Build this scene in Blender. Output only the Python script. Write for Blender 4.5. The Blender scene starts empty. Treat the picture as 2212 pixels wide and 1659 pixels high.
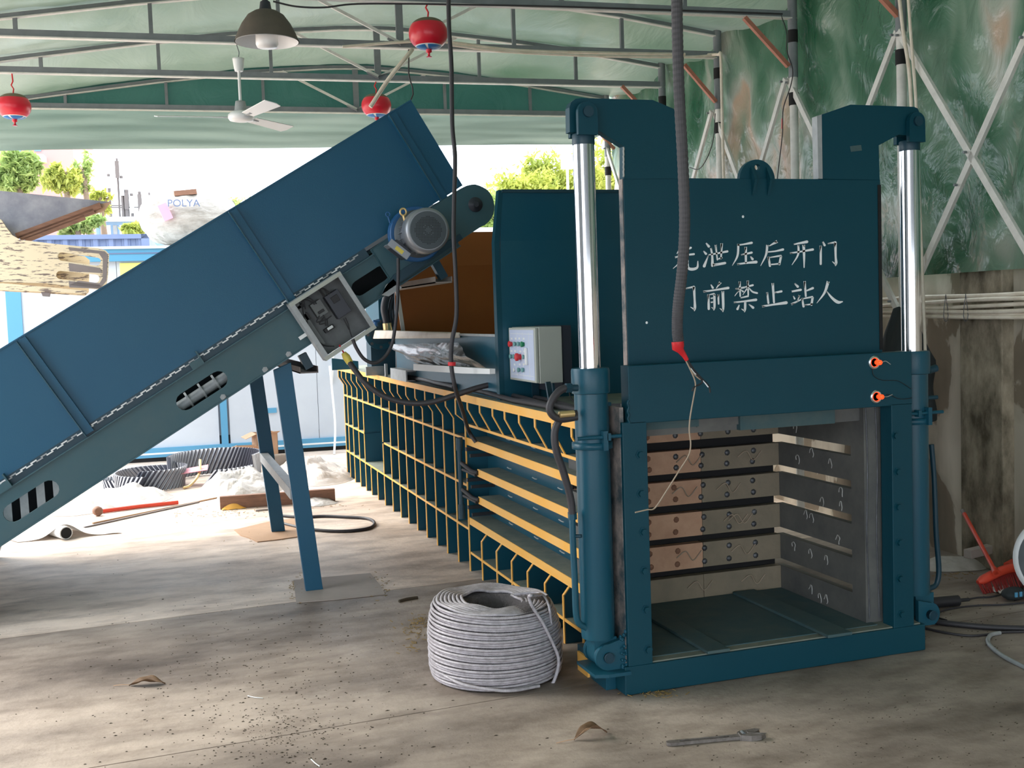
import bpy, math, random
import numpy as np
from mathutils import Vector, Matrix
from mathutils.geometry import tessellate_polygon
from mathutils import noise as mnoise
random.seed(7)
PI = math.pi
scene = bpy.context.scene
COL = scene.collection
# ------------------------------------------------------------------ camera
FPX, PCX, PCY = 2360.0, 1106.0, 829.5
def _n(v): return v/np.linalg.norm(v)
_yd = _n(np.array([330-PCX, 704-PCY, FPX])); _xd = np.array([8510-PCX, 424-PCY, FPX])
_xd = _n(_xd-_yd*_xd.dot(_yd)); _zd = np.cross(_xd, _yd)
if _zd[1] > 0: _zd = -_zd
RW = np.array([_xd, _yd, _zd])
CAM = np.array([-1.782, -4.087, 1.6])
cam_d = bpy.data.cameras.new('camera'); cam = bpy.data.objects.new('camera', cam_d); COL.objects.link(cam)
cam_d.sensor_width = 36; cam_d.lens = FPX*36/2212; cam_d.clip_start = .05; cam_d.clip_end = 300
mw = Matrix.Identity(4)
for i in range(3):
    mw[i][0] = RW[i][0]; mw[i][1] = -RW[i][1]; mw[i][2] = -RW[i][2]; mw[i][3] = CAM[i]
cam.matrix_world = mw
scene.camera = cam
# ------------------------------------------------------------------ light and exposure
w = bpy.data.worlds.new('world'); scene.world = w; w.use_nodes = True
bg = w.node_tree.nodes['Background']; bg.inputs[0].default_value = (.88, .95, 1.04, 1); bg.inputs[1].default_value = 2.0
sd = bpy.data.lights.new('sun', 'SUN'); sd.energy = 4.0; sd.angle = math.radians(50); sd.color = (1, .93, .82)
so = bpy.data.objects.new('sun', sd); COL.objects.link(so)
so.rotation_euler = Vector((.6, -.6, -.85)).to_track_quat('-Z', 'Y').to_euler()
vs = scene.view_settings
scene.display_settings.display_device = 'sRGB'
vs.view_transform = 'Standard'; vs.look = 'None'; vs.exposure = 1.12; vs.gamma = 1; vs.use_curve_mapping = False
# ------------------------------------------------------------------ geometry helpers
YT = np.array([math.sin(math.radians(3.0)), math.cos(math.radians(3.0)), 0]); XT = np.array([YT[1], -YT[0], 0])
def T(x, y, z): p = XT*x+YT*y; return (p[0], p[1], z)           # the tent's own axes
def ray(x, y): return RW@np.array([x-PCX, y-PCY, FPX])
def at(x, y, axis, val):
    """point of the real plane axis=val (X, Y, Z world; U, V tent) seen at photo pixel x, y"""
    a = {'X': np.array([1., 0, 0]), 'Y': np.array([0, 1., 0]), 'Z': np.array([0, 0, 1.]), 'U': XT, 'V': YT}[axis]
    d = ray(x, y); t = (val-CAM@a)/(d@a); return tuple(float(q) for q in CAM+d*t)
def lin(c):
    c = c/255.; return c/12.92 if c <= .04045 else ((c+.055)/1.055)**2.4
def rgb(r, g, b): return (lin(r), lin(g), lin(b), 1)
class MB:
    def __init__(s): s.v = []; s.f = []; s.sm = []; s.mi = []; s.m = 0
    def add(s, vs_, fs, smooth=False):
        o = len(s.v); s.v += [tuple(map(float, p)) for p in vs_]
        for f in fs: s.f.append(tuple(i+o for i in f)); s.sm.append(smooth); s.mi.append(s.m)
        return s
    def hexa(s, p):  # 8 corners: bottom 4 (ccw) then top 4
        return s.add(p, [(3, 2, 1, 0), (4, 5, 6, 7), (0, 1, 5, 4), (1, 2, 6, 5), (2, 3, 7, 6), (3, 0, 4, 7)])
    def box(s, x0, x1, y0, y1, z0, z1):
        return s.hexa([(x0, y0, z0), (x1, y0, z0), (x1, y1, z0), (x0, y1, z0), (x0, y0, z1), (x1, y0, z1), (x1, y1, z1), (x0, y1, z1)])
    def obox(s, c, ax, ay, az, hx, hy, hz):
        c = np.array(c); ax = np.array(ax)*hx; ay = np.array(ay)*hy; az = np.array(az)*hz
        return s.hexa([c-ax-ay-az, c+ax-ay-az, c+ax+ay-az, c-ax+ay-az, c-ax-ay+az, c+ax-ay+az, c+ax+ay+az, c-ax+ay+az])
    def bar(s, p, q, w_, h_, up=(0, 0, 1)):
        p = np.array(p, float); q = np.array(q, float); d = q-p; L = np.linalg.norm(d); d = d/L
        a = np.cross(d, np.array(up, float))
        if np.linalg.norm(a) < 1e-4: a = np.cross(d, np.array([0, 1., 0]))
        a = a/np.linalg.norm(a); b = np.cross(a, d)
        return s.obox((p+q)/2, d, a, b, L/2, w_/2, h_/2)
    def plate(s, outer, holes, depth):
        """planar 3D loop with holes, extruded by vector depth"""
        loops = [outer]+list(holes); d = np.array(depth, float)
        flat = [tuple(map(float, p)) for l in loops for p in l]
        tris = tessellate_polygon([[Vector(p) for p in l] for l in loops]); n = len(flat)
        vs_ = flat+[tuple(np.array(p)+d) for p in flat]
        fs = [tuple(t) for t in tris]+[tuple(i+n for i in reversed(t)) for t in tris]
        o = 0
        for l in loops:
            m = len(l)
            for i in range(m): j = (i+1) % m; fs.append((o+i, o+j, o+j+n, o+i+n))
            o += m
        return s.add(vs_, fs)
    def tube(s, pts, r, seg=8, closed=False, caps=True, smooth=True):
        P = [np.array(p, float) for p in pts]; n = len(P)
        R_ = r if hasattr(r, '__len__') else [r]*n
        rings = []; prev = None
        for i in range(n):
            a = P[(i+1) % n] if (closed or i < n-1) else P[i]; b = P[i-1] if (closed or i > 0) else P[i]
            t = a-b; t = t/(np.linalg.norm(t)+1e-12)
            if prev is None:
                u = np.cross(t, [0, 0, 1.]);
                if np.linalg.norm(u) < 1e-3: u = np.cross(t, [0, 1., 0])
            else: u = prev-t*prev.dot(t)
            u = u/(np.linalg.norm(u)+1e-12); prev = u; v = np.cross(t, u)
            rings.append([P[i]+R_[i]*(math.cos(2*PI*k/seg)*u+math.sin(2*PI*k/seg)*v) for k in range(seg)])
        vs_ = [q for rg in rings for q in rg]; fs = []
        for i in range(n if closed else n-1):
            j = (i+1) % n
            for k in range(seg):
                l = (k+1) % seg; fs.append((i*seg+k, i*seg+l, j*seg+l, j*seg+k))
        s.add(vs_, fs, smooth)
        if caps and not closed:
            s.add(rings[0], [tuple(reversed(range(seg)))]); s.add(rings[-1], [tuple(range(seg))])
        return s
    def lathe(s, prof, o, axis=(0, 0, 1), seg=24, smooth=True, caps=True):
        o = np.array(o, float); ax = _n(np.array(axis, float)); u = np.cross(ax, [0, 0, 1.])
        if np.linalg.norm(u) < 1e-3: u = np.array([1., 0, 0])
        u = _n(u); v = np.cross(ax, u); vs_ = []; fs = []
        for r, h in prof:
            for k in range(seg):
                a = 2*PI*k/seg; vs_.append(o+ax*h+r*(math.cos(a)*u+math.sin(a)*v))
        for i in range(len(prof)-1):
            for k in range(seg):
                l = (k+1) % seg; fs.append((i*seg+k, i*seg+l, (i+1)*seg+l, (i+1)*seg+k))
        s.add(vs_, fs, smooth)
        if caps:
            s.add(vs_[:seg], [tuple(reversed(range(seg)))]); s.add(vs_[-seg:], [tuple(range(seg))])
        return s
    def grid(s, f, nu, nv, smooth=True):
        vs_ = [f(i/nu, j/nv) for j in range(nv+1) for i in range(nu+1)]
        fs = [(j*(nu+1)+i, j*(nu+1)+i+1, (j+1)*(nu+1)+i+1, (j+1)*(nu+1)+i) for j in range(nv) for i in range(nu)]
        return s.add(vs_, fs, smooth)
    def hexbolt(s, c, n, r=.016, h=.012):
        return s.lathe([(r*1.5, 0), (r*1.5, .002), (r, .002), (r, h)], c, n, 6, False)
def sm(pts, k=6):
    """Catmull-Rom through the points"""
    P = [np.array(p, float) for p in pts]; P = [2*P[0]-P[1]]+P+[2*P[-1]-P[-2]]; o = []
    for i in range(1, len(P)-2):
        for j in range(k):
            t = j/k; a, b, c, d = P[i-1:i+3]
            o.append(.5*((2*b)+(c-a)*t+(2*a-5*b+4*c-d)*t*t+(3*b-a-3*c+d)*t**3))
    o.append(P[-2]); return o
def origin(o):
    v = Vector((0, 0, 0))
    while o: v += o.location; o = o.parent
    return v
def build(name, mb, mat, parent=None, bev=0, loc=None):
    base = origin(parent) if parent else Vector(loc or (0, 0, 0))
    me = bpy.data.meshes.new(name); me.from_pydata([(p[0]-base.x, p[1]-base.y, p[2]-base.z) for p in mb.v], [], mb.f)
    mats = mat if isinstance(mat, (list, tuple)) else [mat]
    for m in mats: me.materials.append(m)
    me.polygons.foreach_set('use_smooth', mb.sm); me.polygons.foreach_set('material_index', [min(i, len(mats)-1) for i in mb.mi])
    me.update()
    o = bpy.data.objects.new(name, me); COL.objects.link(o)
    if parent: o.parent = parent
    else: o.location = base
    if bev:
        b = o.modifiers.new('bevel', 'BEVEL'); b.width = bev; b.segments = 2; b.limit_method = 'ANGLE'; b.angle_limit = .8
    return o
def tag(o, label=None, cat=None, group=None, kind=None):
    if label: o['label'] = label
    if cat: o['category'] = cat
    if group: o['group'] = group
    if kind: o['kind'] = kind
    return o
def thing(name, label, cat, loc=(0, 0, 0), group=None):
    o = bpy.data.objects.new(name, None); o.empty_display_size = .1; COL.objects.link(o); o.location = loc
    return tag(o, label, cat, group)
def tube_obj(name, pts, r, mat, label, cat, seg=8, k=6, group=None):
    mb = MB(); mb.tube(sm(pts, k), r, seg); return tag(build(name, mb, mat, loc=tuple(pts[-1])), label, cat, group)
# ------------------------------------------------------------------ materials
def mat(name, col, rough=.5, metal=0, col2=None, scale=6, amount=.5, mid=.5, bump=0, bscale=30, emit=None, stretch=None, coords='Object', spec=None, trans=0):
    m = bpy.data.materials.new(name); m.use_nodes = True; nt = m.node_tree; b = nt.nodes['Principled BSDF']
    b.inputs['Base Color'].default_value = col; b.inputs['Roughness'].default_value = rough; b.inputs['Metallic'].default_value = metal
    if spec is not None: b.inputs['Specular IOR Level'].default_value = spec
    tc = nt.nodes.new('ShaderNodeTexCoord'); src = tc.outputs[coords]
    if stretch:
        mp = nt.nodes.new('ShaderNodeMapping'); mp.inputs['Scale'].default_value = stretch; nt.links.new(src, mp.inputs[0]); src = mp.outputs[0]
    if col2:
        n = nt.nodes.new('ShaderNodeTexNoise'); n.inputs['Scale'].default_value = scale; n.inputs['Detail'].default_value = 6; n.inputs['Roughness'].default_value = .65
        r = nt.nodes.new('ShaderNodeValToRGB'); r.color_ramp.elements[0].position = mid-amount/2; r.color_ramp.elements[1].position = mid+amount/2
        r.color_ramp.elements[0].color = col; r.color_ramp.elements[1].color = col2
        nt.links.new(src, n.inputs[0]); nt.links.new(n.outputs[0], r.inputs[0]); nt.links.new(r.outputs[0], b.inputs['Base Color'])
        cs = r.outputs[0]
    else: cs = None
    if bump:
        n = nt.nodes.new('ShaderNodeTexNoise'); n.inputs['Scale'].default_value = bscale; n.inputs['Detail'].default_value = 5
        bp = nt.nodes.new('ShaderNodeBump'); bp.inputs['Strength'].default_value = bump; bp.inputs['Distance'].default_value = .02
        nt.links.new(src, n.inputs[0]); nt.links.new(n.outputs[0], bp.inputs['Height']); nt.links.new(bp.outputs[0], b.inputs['Normal'])
    if emit:
        b.inputs['Emission Color'].default_value = emit[0]; b.inputs['Emission Strength'].default_value = emit[1]
    if trans:
        t = nt.nodes.new('ShaderNodeBsdfTranslucent'); t.inputs[0].default_value = col; mx = nt.nodes.new('ShaderNodeMixShader')
        if cs: nt.links.new(cs, t.inputs[0])
        mx.inputs[0].default_value = trans; out = nt.nodes['Material Output']
        nt.links.new(b.outputs[0], mx.inputs[1]); nt.links.new(t.outputs[0], mx.inputs[2]); nt.links.new(mx.outputs[0], out.inputs[0])
    return m
M = {}
M['teal'] = mat('teal_paint', rgb(14, 76, 98), .36, spec=.4, col2=rgb(28, 82, 98), scale=3, bump=.05, bscale=120)
M['teal_front'] = mat('teal_gate_paint', rgb(6, 64, 80), .42, spec=.3, col2=rgb(14, 68, 82), scale=2, bump=.04, bscale=150)
M['teal_dusty'] = mat('dusty_teal', rgb(48, 84, 92), .7, col2=rgb(84, 100, 98), scale=7)
M['conv'] = mat('conveyor_paint', rgb(22, 84, 116), .42, spec=.35, col2=rgb(30, 88, 116), scale=2, bump=.05, bscale=140)
M['conv_low'] = mat('conveyor_frame_paint', rgb(42, 86, 98), .5, col2=rgb(64, 92, 98), scale=4)
M['dark_teal'] = mat('dark_teal', rgb(20, 60, 76), .45)
M['yellow'] = mat('yellow_paint', rgb(252, 180, 62), .5, col2=rgb(248, 194, 112), scale=4)
M['dust'] = mat('dust_on_steel', rgb(140, 142, 128), .85, col2=rgb(104, 116, 110), scale=9)
M['brown'] = mat('brown_primer', rgb(166, 98, 38), .6, col2=rgb(156, 88, 34), scale=2)
M['chrome'] = mat('chrome', (.86, .86, .88, 1), .12, 1)
M['steel'] = mat('bare_steel', rgb(120, 122, 126), .5, .7, col2=rgb(74, 76, 80), scale=14)
M['zinc'] = mat('galvanised', rgb(176, 180, 182), .5, .2, col2=rgb(150, 154, 156), scale=20)
M['worn'] = mat('worn_plate', rgb(176, 160, 152), .6, .2, col2=rgb(70, 84, 90), scale=9, amount=.25)
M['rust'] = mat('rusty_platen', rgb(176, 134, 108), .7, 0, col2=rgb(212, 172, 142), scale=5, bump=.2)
M['mill'] = mat('mill_steel', rgb(112, 112, 108), .55, .1, col2=rgb(82, 84, 84), scale=5, amount=.4)
M['slot'] = mat('dark_slot', rgb(24, 24, 26), .8)
M['scratch'] = mat('grind_marks', rgb(190, 190, 186), .5, .3)
M['paint_white'] = mat('white_brush_paint', rgb(240, 244, 246), .6)
M['black'] = mat('black_rubber', rgb(34, 34, 38), .55)
M['black_cable'] = mat('black_cable', rgb(52, 50, 54), .5)
M['hose'] = mat('corrugated_hose', rgb(76, 74, 78), .6)
M['red'] = mat('red_tape', rgb(214, 36, 44), .45)
M['pvc'] = mat('pvc_pipe', rgb(236, 228, 214), .5, col2=rgb(206, 192, 172), scale=8)
M['truss'] = mat('truss_steel', rgb(132, 138, 142), .55, 0, col2=rgb(108, 114, 118), scale=6)
M['truss_light'] = mat('white_painted_steel', rgb(232, 230, 224), .55, col2=rgb(196, 196, 190), scale=9)
M['truss_pink'] = mat('red_oxide_steel', rgb(196, 134, 112), .6, col2=rgb(150, 92, 72), scale=8)
M['white'] = mat('white_paint', rgb(232, 234, 234), .45)
M['cream'] = mat('peeling_cream', rgb(230, 214, 182), .7, col2=rgb(122, 108, 100), scale=15, amount=.05, mid=.57, stretch=(.6, 1, 4))
M['greymetal'] = mat('primer_grey', rgb(120, 112, 112), .6, col2=rgb(140, 130, 126), scale=4)
M['wood'] = mat('brown_wood', rgb(150, 108, 84), .7, col2=rgb(112, 80, 64), scale=8, stretch=(1, 6, 6))
M['boardgrey'] = mat('stained_board', rgb(122, 124, 136), .7, col2=rgb(170, 170, 176), scale=6, amount=.5)
M['card'] = mat('cardboard', rgb(196, 160, 130), .85, col2=rgb(180, 146, 118), scale=4)
M['cardgrey'] = mat('grey_cardboard', rgb(182, 170, 162), .85, col2=rgb(160, 150, 142), scale=3)
M['film'] = mat('plastic_film', rgb(206, 198, 190), .3, trans=.3, bump=.4, bscale=12)
M['film2'] = mat('wrap_film', rgb(178, 172, 164), .35, trans=.12, col2=rgb(220, 214, 208), scale=6, bump=.8, bscale=9)
M['bale_film'] = mat('bale_wrap', rgb(132, 126, 116), .35, trans=.05, col2=rgb(190, 184, 176), scale=5, bump=1, bscale=8, stretch=(1, 1, 2.4))
M['orange'] = mat('orange_red_plastic', rgb(220, 74, 50), .45)
M['rope'] = mat('grey_rope', rgb(206, 200, 206), .4, col2=rgb(150, 144, 148), scale=40)
M['leafdry'] = mat('dry_leaf', rgb(126, 98, 72), .7, col2=rgb(94, 70, 50), scale=30)
M['grey_paint'] = mat('light_grey_enamel', rgb(176, 180, 172), .5)
M['panel_blue'] = mat('printed_panel', rgb(196, 206, 230), .35)
M['alu'] = mat('cast_aluminium', rgb(150, 154, 160), .38, .55)
M['alu_dark'] = mat('fan_cover_face', rgb(84, 92, 98), .5, .3)
M['blue'] = mat('blue_flange', rgb(34, 92, 146), .4)
M['brass'] = mat('brass', rgb(226, 196, 140), .35, .7)
M['yellow_label'] = mat('yellow_plastic', rgb(226, 206, 92), .5)
M['green_btn'] = mat('green_button', rgb(20, 130, 84), .35)
M['teal_btn'] = mat('grey_green_button', rgb(110, 160, 160), .4)
M['red_btn'] = mat('red_button', rgb(214, 50, 56), .35)
M['boxin'] = mat('box_interior', rgb(116, 120, 120), .5, col2=rgb(84, 88, 90), scale=6)
M['darkplastic'] = mat('dark_plastic', rgb(46, 50, 60), .45)
M['led'] = mat('lit_orange_lamp', rgb(240, 80, 40), .3, emit=(rgb(255, 70, 25), .7))
M['glass'] = mat('milky_bulb_glass', rgb(236, 236, 234), .3)
M['lampcone'] = mat('dusty_brown_lamp_shade', rgb(84, 78, 72), .7, col2=rgb(104, 94, 84), scale=8)
M['ext_red'] = mat('extinguisher_red', rgb(206, 32, 52), .3)
M['ext_dust'] = mat('dust_layer', rgb(110, 104, 84), .9)
M['ext_blue'] = mat('emblem_blue', rgb(30, 110, 176), .4)
M['blk_bag'] = mat('black_cloth', rgb(38, 44, 46), .85, bump=.3, bscale=14)
M['cyan'] = mat('cyan_frame_paint', rgb(84, 150, 186), .5)
M['cabin'] = mat('cabin_panel', rgb(196, 204, 212), .5, col2=rgb(184, 192, 202), scale=1.5)
M['contblue'] = mat('container_blue', rgb(90, 106, 140), .6, col2=rgb(106, 120, 150), scale=3)
M['pink'] = mat('pink_render', rgb(196, 140, 134), .8)
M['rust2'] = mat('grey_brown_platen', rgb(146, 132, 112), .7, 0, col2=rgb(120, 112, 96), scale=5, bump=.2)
M['far_white'] = mat('far_wall', rgb(206, 216, 222), .8)
M['far_blue'] = mat('far_blue', rgb(108, 138, 166), .7)
M['mast'] = mat('mast_steel', rgb(96, 90, 88), .7)
M['leaf_a'] = mat('leaves_yellow_green', rgb(196, 200, 100), .6, col2=rgb(146, 164, 84), scale=1.6, trans=.4)
M['leaf_b'] = mat('leaves_mid_green', rgb(176, 192, 118), .6, col2=rgb(132, 160, 92), scale=1.6, trans=.4)
M['bark'] = mat('bark', rgb(120, 104, 88), .9)
M['twine'] = mat('pale_wire', rgb(170, 152, 132), .6)
M['earth'] = mat('litter', rgb(70, 60, 48), .9)
M['straw'] = mat('straw_bits', rgb(150, 124, 76), .9)
M['paper_yellow'] = mat('poster_yellow_green', rgb(222, 224, 130), .7)
M['belt'] = mat('grey_black_belt', rgb(58, 60, 72), .6)
M['belt_rib'] = mat('belt_rib_grey', rgb(190, 192, 198), .55)

def tarp_mat(name, cols, poss, scale, stretch, trans, rough=.35, bump=.5):
    m = bpy.data.materials.new(name); m.use_nodes = True; nt = m.node_tree; b = nt.nodes['Principled BSDF']; b.inputs['Roughness'].default_value = rough
    tc = nt.nodes.new('ShaderNodeTexCoord'); mp = nt.nodes.new('ShaderNodeMapping'); mp.inputs['Scale'].default_value = stretch
    nt.links.new(tc.outputs['Object'], mp.inputs[0])
    n = nt.nodes.new('ShaderNodeTexNoise'); n.inputs['Scale'].default_value = scale; n.inputs['Detail'].default_value = 3; n.inputs['Distortion'].default_value = .8
    nt.links.new(mp.outputs[0], n.inputs[0]); r = nt.nodes.new('ShaderNodeValToRGB'); e = r.color_ramp.elements
    e[0].position = poss[0]; e[0].color = cols[0]; e[1].position = poss[-1]; e[1].color = cols[-1]
    for p, c in zip(poss[1:-1], cols[1:-1]): q = e.new(p); q.color = c
    nt.links.new(n.outputs[0], r.inputs[0]); nt.links.new(r.outputs[0], b.inputs['Base Color'])
    n2 = nt.nodes.new('ShaderNodeTexNoise'); n2.inputs['Scale'].default_value = scale*4; n2.inputs['Detail'].default_value = 5; n2.inputs['Distortion'].default_value = 1.2
    nt.links.new(mp.outputs[0], n2.inputs[0]); bp = nt.nodes.new('ShaderNodeBump'); bp.inputs['Strength'].default_value = bump; bp.inputs['Distance'].default_value = .05
    nt.links.new(n2.outputs[0], bp.inputs['Height']); nt.links.new(bp.outputs[0], b.inputs['Normal'])
    t = nt.nodes.new('ShaderNodeBsdfTranslucent'); nt.links.new(r.outputs[0], t.inputs[0]); mx = nt.nodes.new('ShaderNodeMixShader'); mx.inputs[0].default_value = trans
    nt.links.new(b.outputs[0], mx.inputs[1]); nt.links.new(t.outputs[0], mx.inputs[2]); nt.links.new(mx.outputs[0], nt.nodes['Material Output'].inputs[0])
    return m
M['roof'] = tarp_mat('roof_tarpaulin', [rgb(100, 130, 108), rgb(144, 162, 148), rgb(172, 184, 174)], [.3, .55, .75], .7, (1, .4, 1), .06)
M['side'] = tarp_mat('side_tarpaulin', [rgb(30, 78, 54), rgb(66, 104, 82), rgb(112, 136, 118), rgb(152, 158, 146), rgb(168, 148, 128), rgb(96, 124, 106)], [.34, .43, .5, .54, .57, .66], .95, (1, 1, .6), .06, .22, .9)
M['gable'] = tarp_mat('gable_tarpaulin', [rgb(38, 84, 76), rgb(54, 98, 88)], [.3, .7], .8, (1, 1, 1), .12)
M['valance'] = tarp_mat('end_tarpaulin', [rgb(118, 140, 128), rgb(146, 160, 150)], [.3, .7], .9, (.3, 1, 2), .16, .5, .2)

def floor_mat(name, c0, c1):
    m = bpy.data.materials.new(name); m.use_nodes = True; nt = m.node_tree; b = nt.nodes['Principled BSDF']; L = nt.links.new
    tc = nt.nodes.new('ShaderNodeTexCoord')
    def noise(sc, det, st=(1, 1, 1)):
        mp = nt.nodes.new('ShaderNodeMapping'); mp.inputs['Scale'].default_value = st; L(tc.outputs['Object'], mp.inputs[0])
        n = nt.nodes.new('ShaderNodeTexNoise'); n.inputs['Scale'].default_value = sc; n.inputs['Detail'].default_value = det; n.inputs['Roughness'].default_value = .6; L(mp.outputs[0], n.inputs[0]); return n.outputs[0]
    def ramp(src, p0, c0, p1, c1):
        r = nt.nodes.new('ShaderNodeValToRGB'); r.color_ramp.elements[0].position = p0; r.color_ramp.elements[0].color = c0; r.color_ramp.elements[1].position = p1; r.color_ramp.elements[1].color = c1; L(src, r.inputs[0]); return r.outputs[0]
    a = ramp(noise(.9, 8, (.6, 1.2, 1)), .36, c0, .62, c1)
    d = ramp(noise(4, 9, (.7, 1.6, 1)), .3, (.5, .46, .43, 1), .56, (1.05, 1.04, 1.03, 1))
    mx = nt.nodes.new('ShaderNodeMix'); mx.data_type = 'RGBA'; mx.blend_type = 'MULTIPLY'; mx.inputs[0].default_value = .85
    L(a, mx.inputs[6]); L(d, mx.inputs[7])
    e = ramp(noise(60, 3), .2, (.55, .5, .45, 1), .36, (1, 1, 1, 1))
    mx2 = nt.nodes.new('ShaderNodeMix'); mx2.data_type = 'RGBA'; mx2.blend_type = 'MULTIPLY'; mx2.inputs[0].default_value = .6
    L(mx.outputs[2], mx2.inputs[6]); L(e, mx2.inputs[7]); L(mx2.outputs[2], b.inputs['Base Color'])
    rr = nt.nodes.new('ShaderNodeMapRange'); rr.inputs[3].default_value = .38; rr.inputs[4].default_value = .75; L(noise(2, 5), rr.inputs[0]); L(rr.outputs[0], b.inputs['Roughness'])
    bp = nt.nodes.new('ShaderNodeBump'); bp.inputs['Strength'].default_value = .25; bp.inputs['Distance'].default_value = .02; L(noise(14, 8), bp.inputs['Height']); L(bp.outputs[0], b.inputs['Normal'])
    return m
M['floor'] = floor_mat('worn_concrete', rgb(102, 91, 84), rgb(182, 168, 156)); M['floor_yard'] = floor_mat('bleached_yard_concrete', rgb(190, 170, 154), rgb(240, 222, 206))  # yard slab: paler concrete with open-end daylight painted into its colour
def wall_mat():
    m = bpy.data.materials.new('mouldy_plaster'); m.use_nodes = True; nt = m.node_tree; b = nt.nodes['Principled BSDF']; L = nt.links.new; b.inputs['Roughness'].default_value = .85
    tc = nt.nodes.new('ShaderNodeTexCoord')
    def noise(sc, det, st=(1, 1, 1), dist=0):
        mp = nt.nodes.new('ShaderNodeMapping'); mp.inputs['Scale'].default_value = st; L(tc.outputs['Object'], mp.inputs[0])
        n = nt.nodes.new('ShaderNodeTexNoise'); n.inputs['Scale'].default_value = sc; n.inputs['Detail'].default_value = det; n.inputs['Distortion'].default_value = dist; L(mp.outputs[0], n.inputs[0]); return n.outputs[0]
    r = nt.nodes.new('ShaderNodeValToRGB'); e = r.color_ramp.elements; e[0].position = .3; e[0].color = rgb(138, 126, 110); e[1].position = .56; e[1].color = rgb(226, 216, 200)
    q = e.new(.47); q.color = rgb(156, 142, 124); q = e.new(.485); q.color = rgb(206, 196, 180)
    L(noise(2.2, 9, (1, 1, .55), .4), r.inputs[0])
    r2 = nt.nodes.new('ShaderNodeValToRGB'); e = r2.color_ramp.elements; e[0].position = .36; e[0].color = (.35, .34, .3, 1); e[1].position = .5; e[1].color = (1, 1, 1, 1); L(noise(1.4, 5, (1, 1, .25)), r2.inputs[0])
    mx = nt.nodes.new('ShaderNodeMix'); mx.data_type = 'RGBA'; mx.blend_type = 'MULTIPLY'; mx.inputs[0].default_value = .7; L(r.outputs[0], mx.inputs[6]); L(r2.outputs[0], mx.inputs[7]); L(mx.outputs[2], b.inputs['Base Color'])
    bp = nt.nodes.new('ShaderNodeBump'); bp.inputs['Strength'].default_value = .6; bp.inputs['Distance'].default_value = .03; L(r.outputs[0], bp.inputs['Height']); L(bp.outputs[0], b.inputs['Normal'])
    return m
M['wall'] = wall_mat()
M['mould'] = mat('mouldy_pilaster', rgb(78, 70, 54), .9, col2=rgb(166, 154, 134), scale=6, amount=.3, bump=.5, bscale=12, stretch=(1, 1, .5))
M['joint'] = mat('joint_dirt', rgb(52, 44, 38), .9)
# ================================================================== setting: floor, wall
def nz(x, y, z=0, s=1): return mnoise.noise(Vector((x*s, y*s, z*s)))
K = .049
_jb = at(1313, 1471, 'Z', 0)
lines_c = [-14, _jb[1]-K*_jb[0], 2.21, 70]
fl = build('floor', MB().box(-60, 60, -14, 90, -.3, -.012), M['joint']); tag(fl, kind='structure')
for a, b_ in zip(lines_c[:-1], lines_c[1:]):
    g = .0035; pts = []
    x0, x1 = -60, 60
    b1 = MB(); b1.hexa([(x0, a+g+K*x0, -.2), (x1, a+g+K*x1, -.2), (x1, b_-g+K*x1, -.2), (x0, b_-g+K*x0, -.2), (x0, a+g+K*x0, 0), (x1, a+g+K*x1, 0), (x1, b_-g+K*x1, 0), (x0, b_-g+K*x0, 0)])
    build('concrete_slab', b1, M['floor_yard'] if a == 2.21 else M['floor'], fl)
def tbox(mb, x0, x1, y0, y1, z0, z1):
    return mb.hexa([T(x0, y0, z0), T(x1, y0, z0), T(x1, y1, z0), T(x0, y1, z0), T(x0, y0, z1), T(x1, y0, z1), T(x1, y1, z1), T(x0, y1, z1)])
mb = MB()
tbox(mb, 2.86, 3.1, -8.3, .905, 0, 1.98); tbox(mb, 2.84, 3.1, .915, 9, 0, 1.98)
wr = tag(build('wall_right', mb, M['wall']), kind='structure')
pY = [float(np.array(at(px_, 900, 'U', 2.76))@YT) for px_ in (2165, 2074)]
build('pilaster', tbox(MB(), 2.76, 2.86, pY[0], pY[1], 0, 1.97), M['mould'], wr, bev=.008)
# ---- roof tarpaulin
AX = [-4.2, -2.93, -1.98, -1.2, -.3, .07, .6, 1.2, 1.72, 2.31, 2.66, 2.9]; AZ = [3.60, 3.81, 3.955, 4.055, 4.13, 4.13, 4.10, 4.05, 3.995, 3.91, 3.86, 3.82]
def arch(x): return float(np.interp(x, AX, AZ))
TY = [-9.4, -8.2, -6.9, -5.6, -4.4, -3.2, -1.95, -.7, .55, 1.8, 3.1, 4.33, 5.51, 7.02]
def roof(u, v):
    x = -4.2+7.08*u; y = -8.2+15.26*v
    i = max(0, min(len(TY)-2, int(np.searchsorted(TY, y))-1)); f = (y-TY[i])/(TY[i+1]-TY[i])
    z = arch(x)+.035-.07*math.sin(PI*min(1, max(0, f)))+.02*nz(x*1.5, y*3, 1)+.008*nz(x*7, y*9, 5)
    return T(x, y, z)
tag(build('ceiling', MB().grid(roof, 90, 170), M['roof']), kind='structure')
def side(u, v):
    y = -8.2+15.3*u; z = 1.75+2.18*v
    i = max(0, min(len(TY)-2, int(np.searchsorted(TY, y))-1)); f = (y-TY[i])/(TY[i+1]-TY[i])
    q = y+.55*z; d = .05*math.sin(PI*f)+.045*nz(y*1.6+z*.9, z*.8, 3)+.10*(.35-abs(nz(q*2.2, z*.9, 8)))+.055*(.3-abs(nz(y*4.5-z*3.2, z*2.2, 5)))+.010*nz(y*13, z*9, 2)
    return T(2.675+d*.75+.0*(1-v)-.02*(1-v)+(.0), y, z)
tag(build('side_tarpaulin', MB().grid(side, 260, 70), M['side']), 'patchy green wrinkled tarpaulin hanging as the tent side above the concrete wall', 'tarpaulin')
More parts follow.
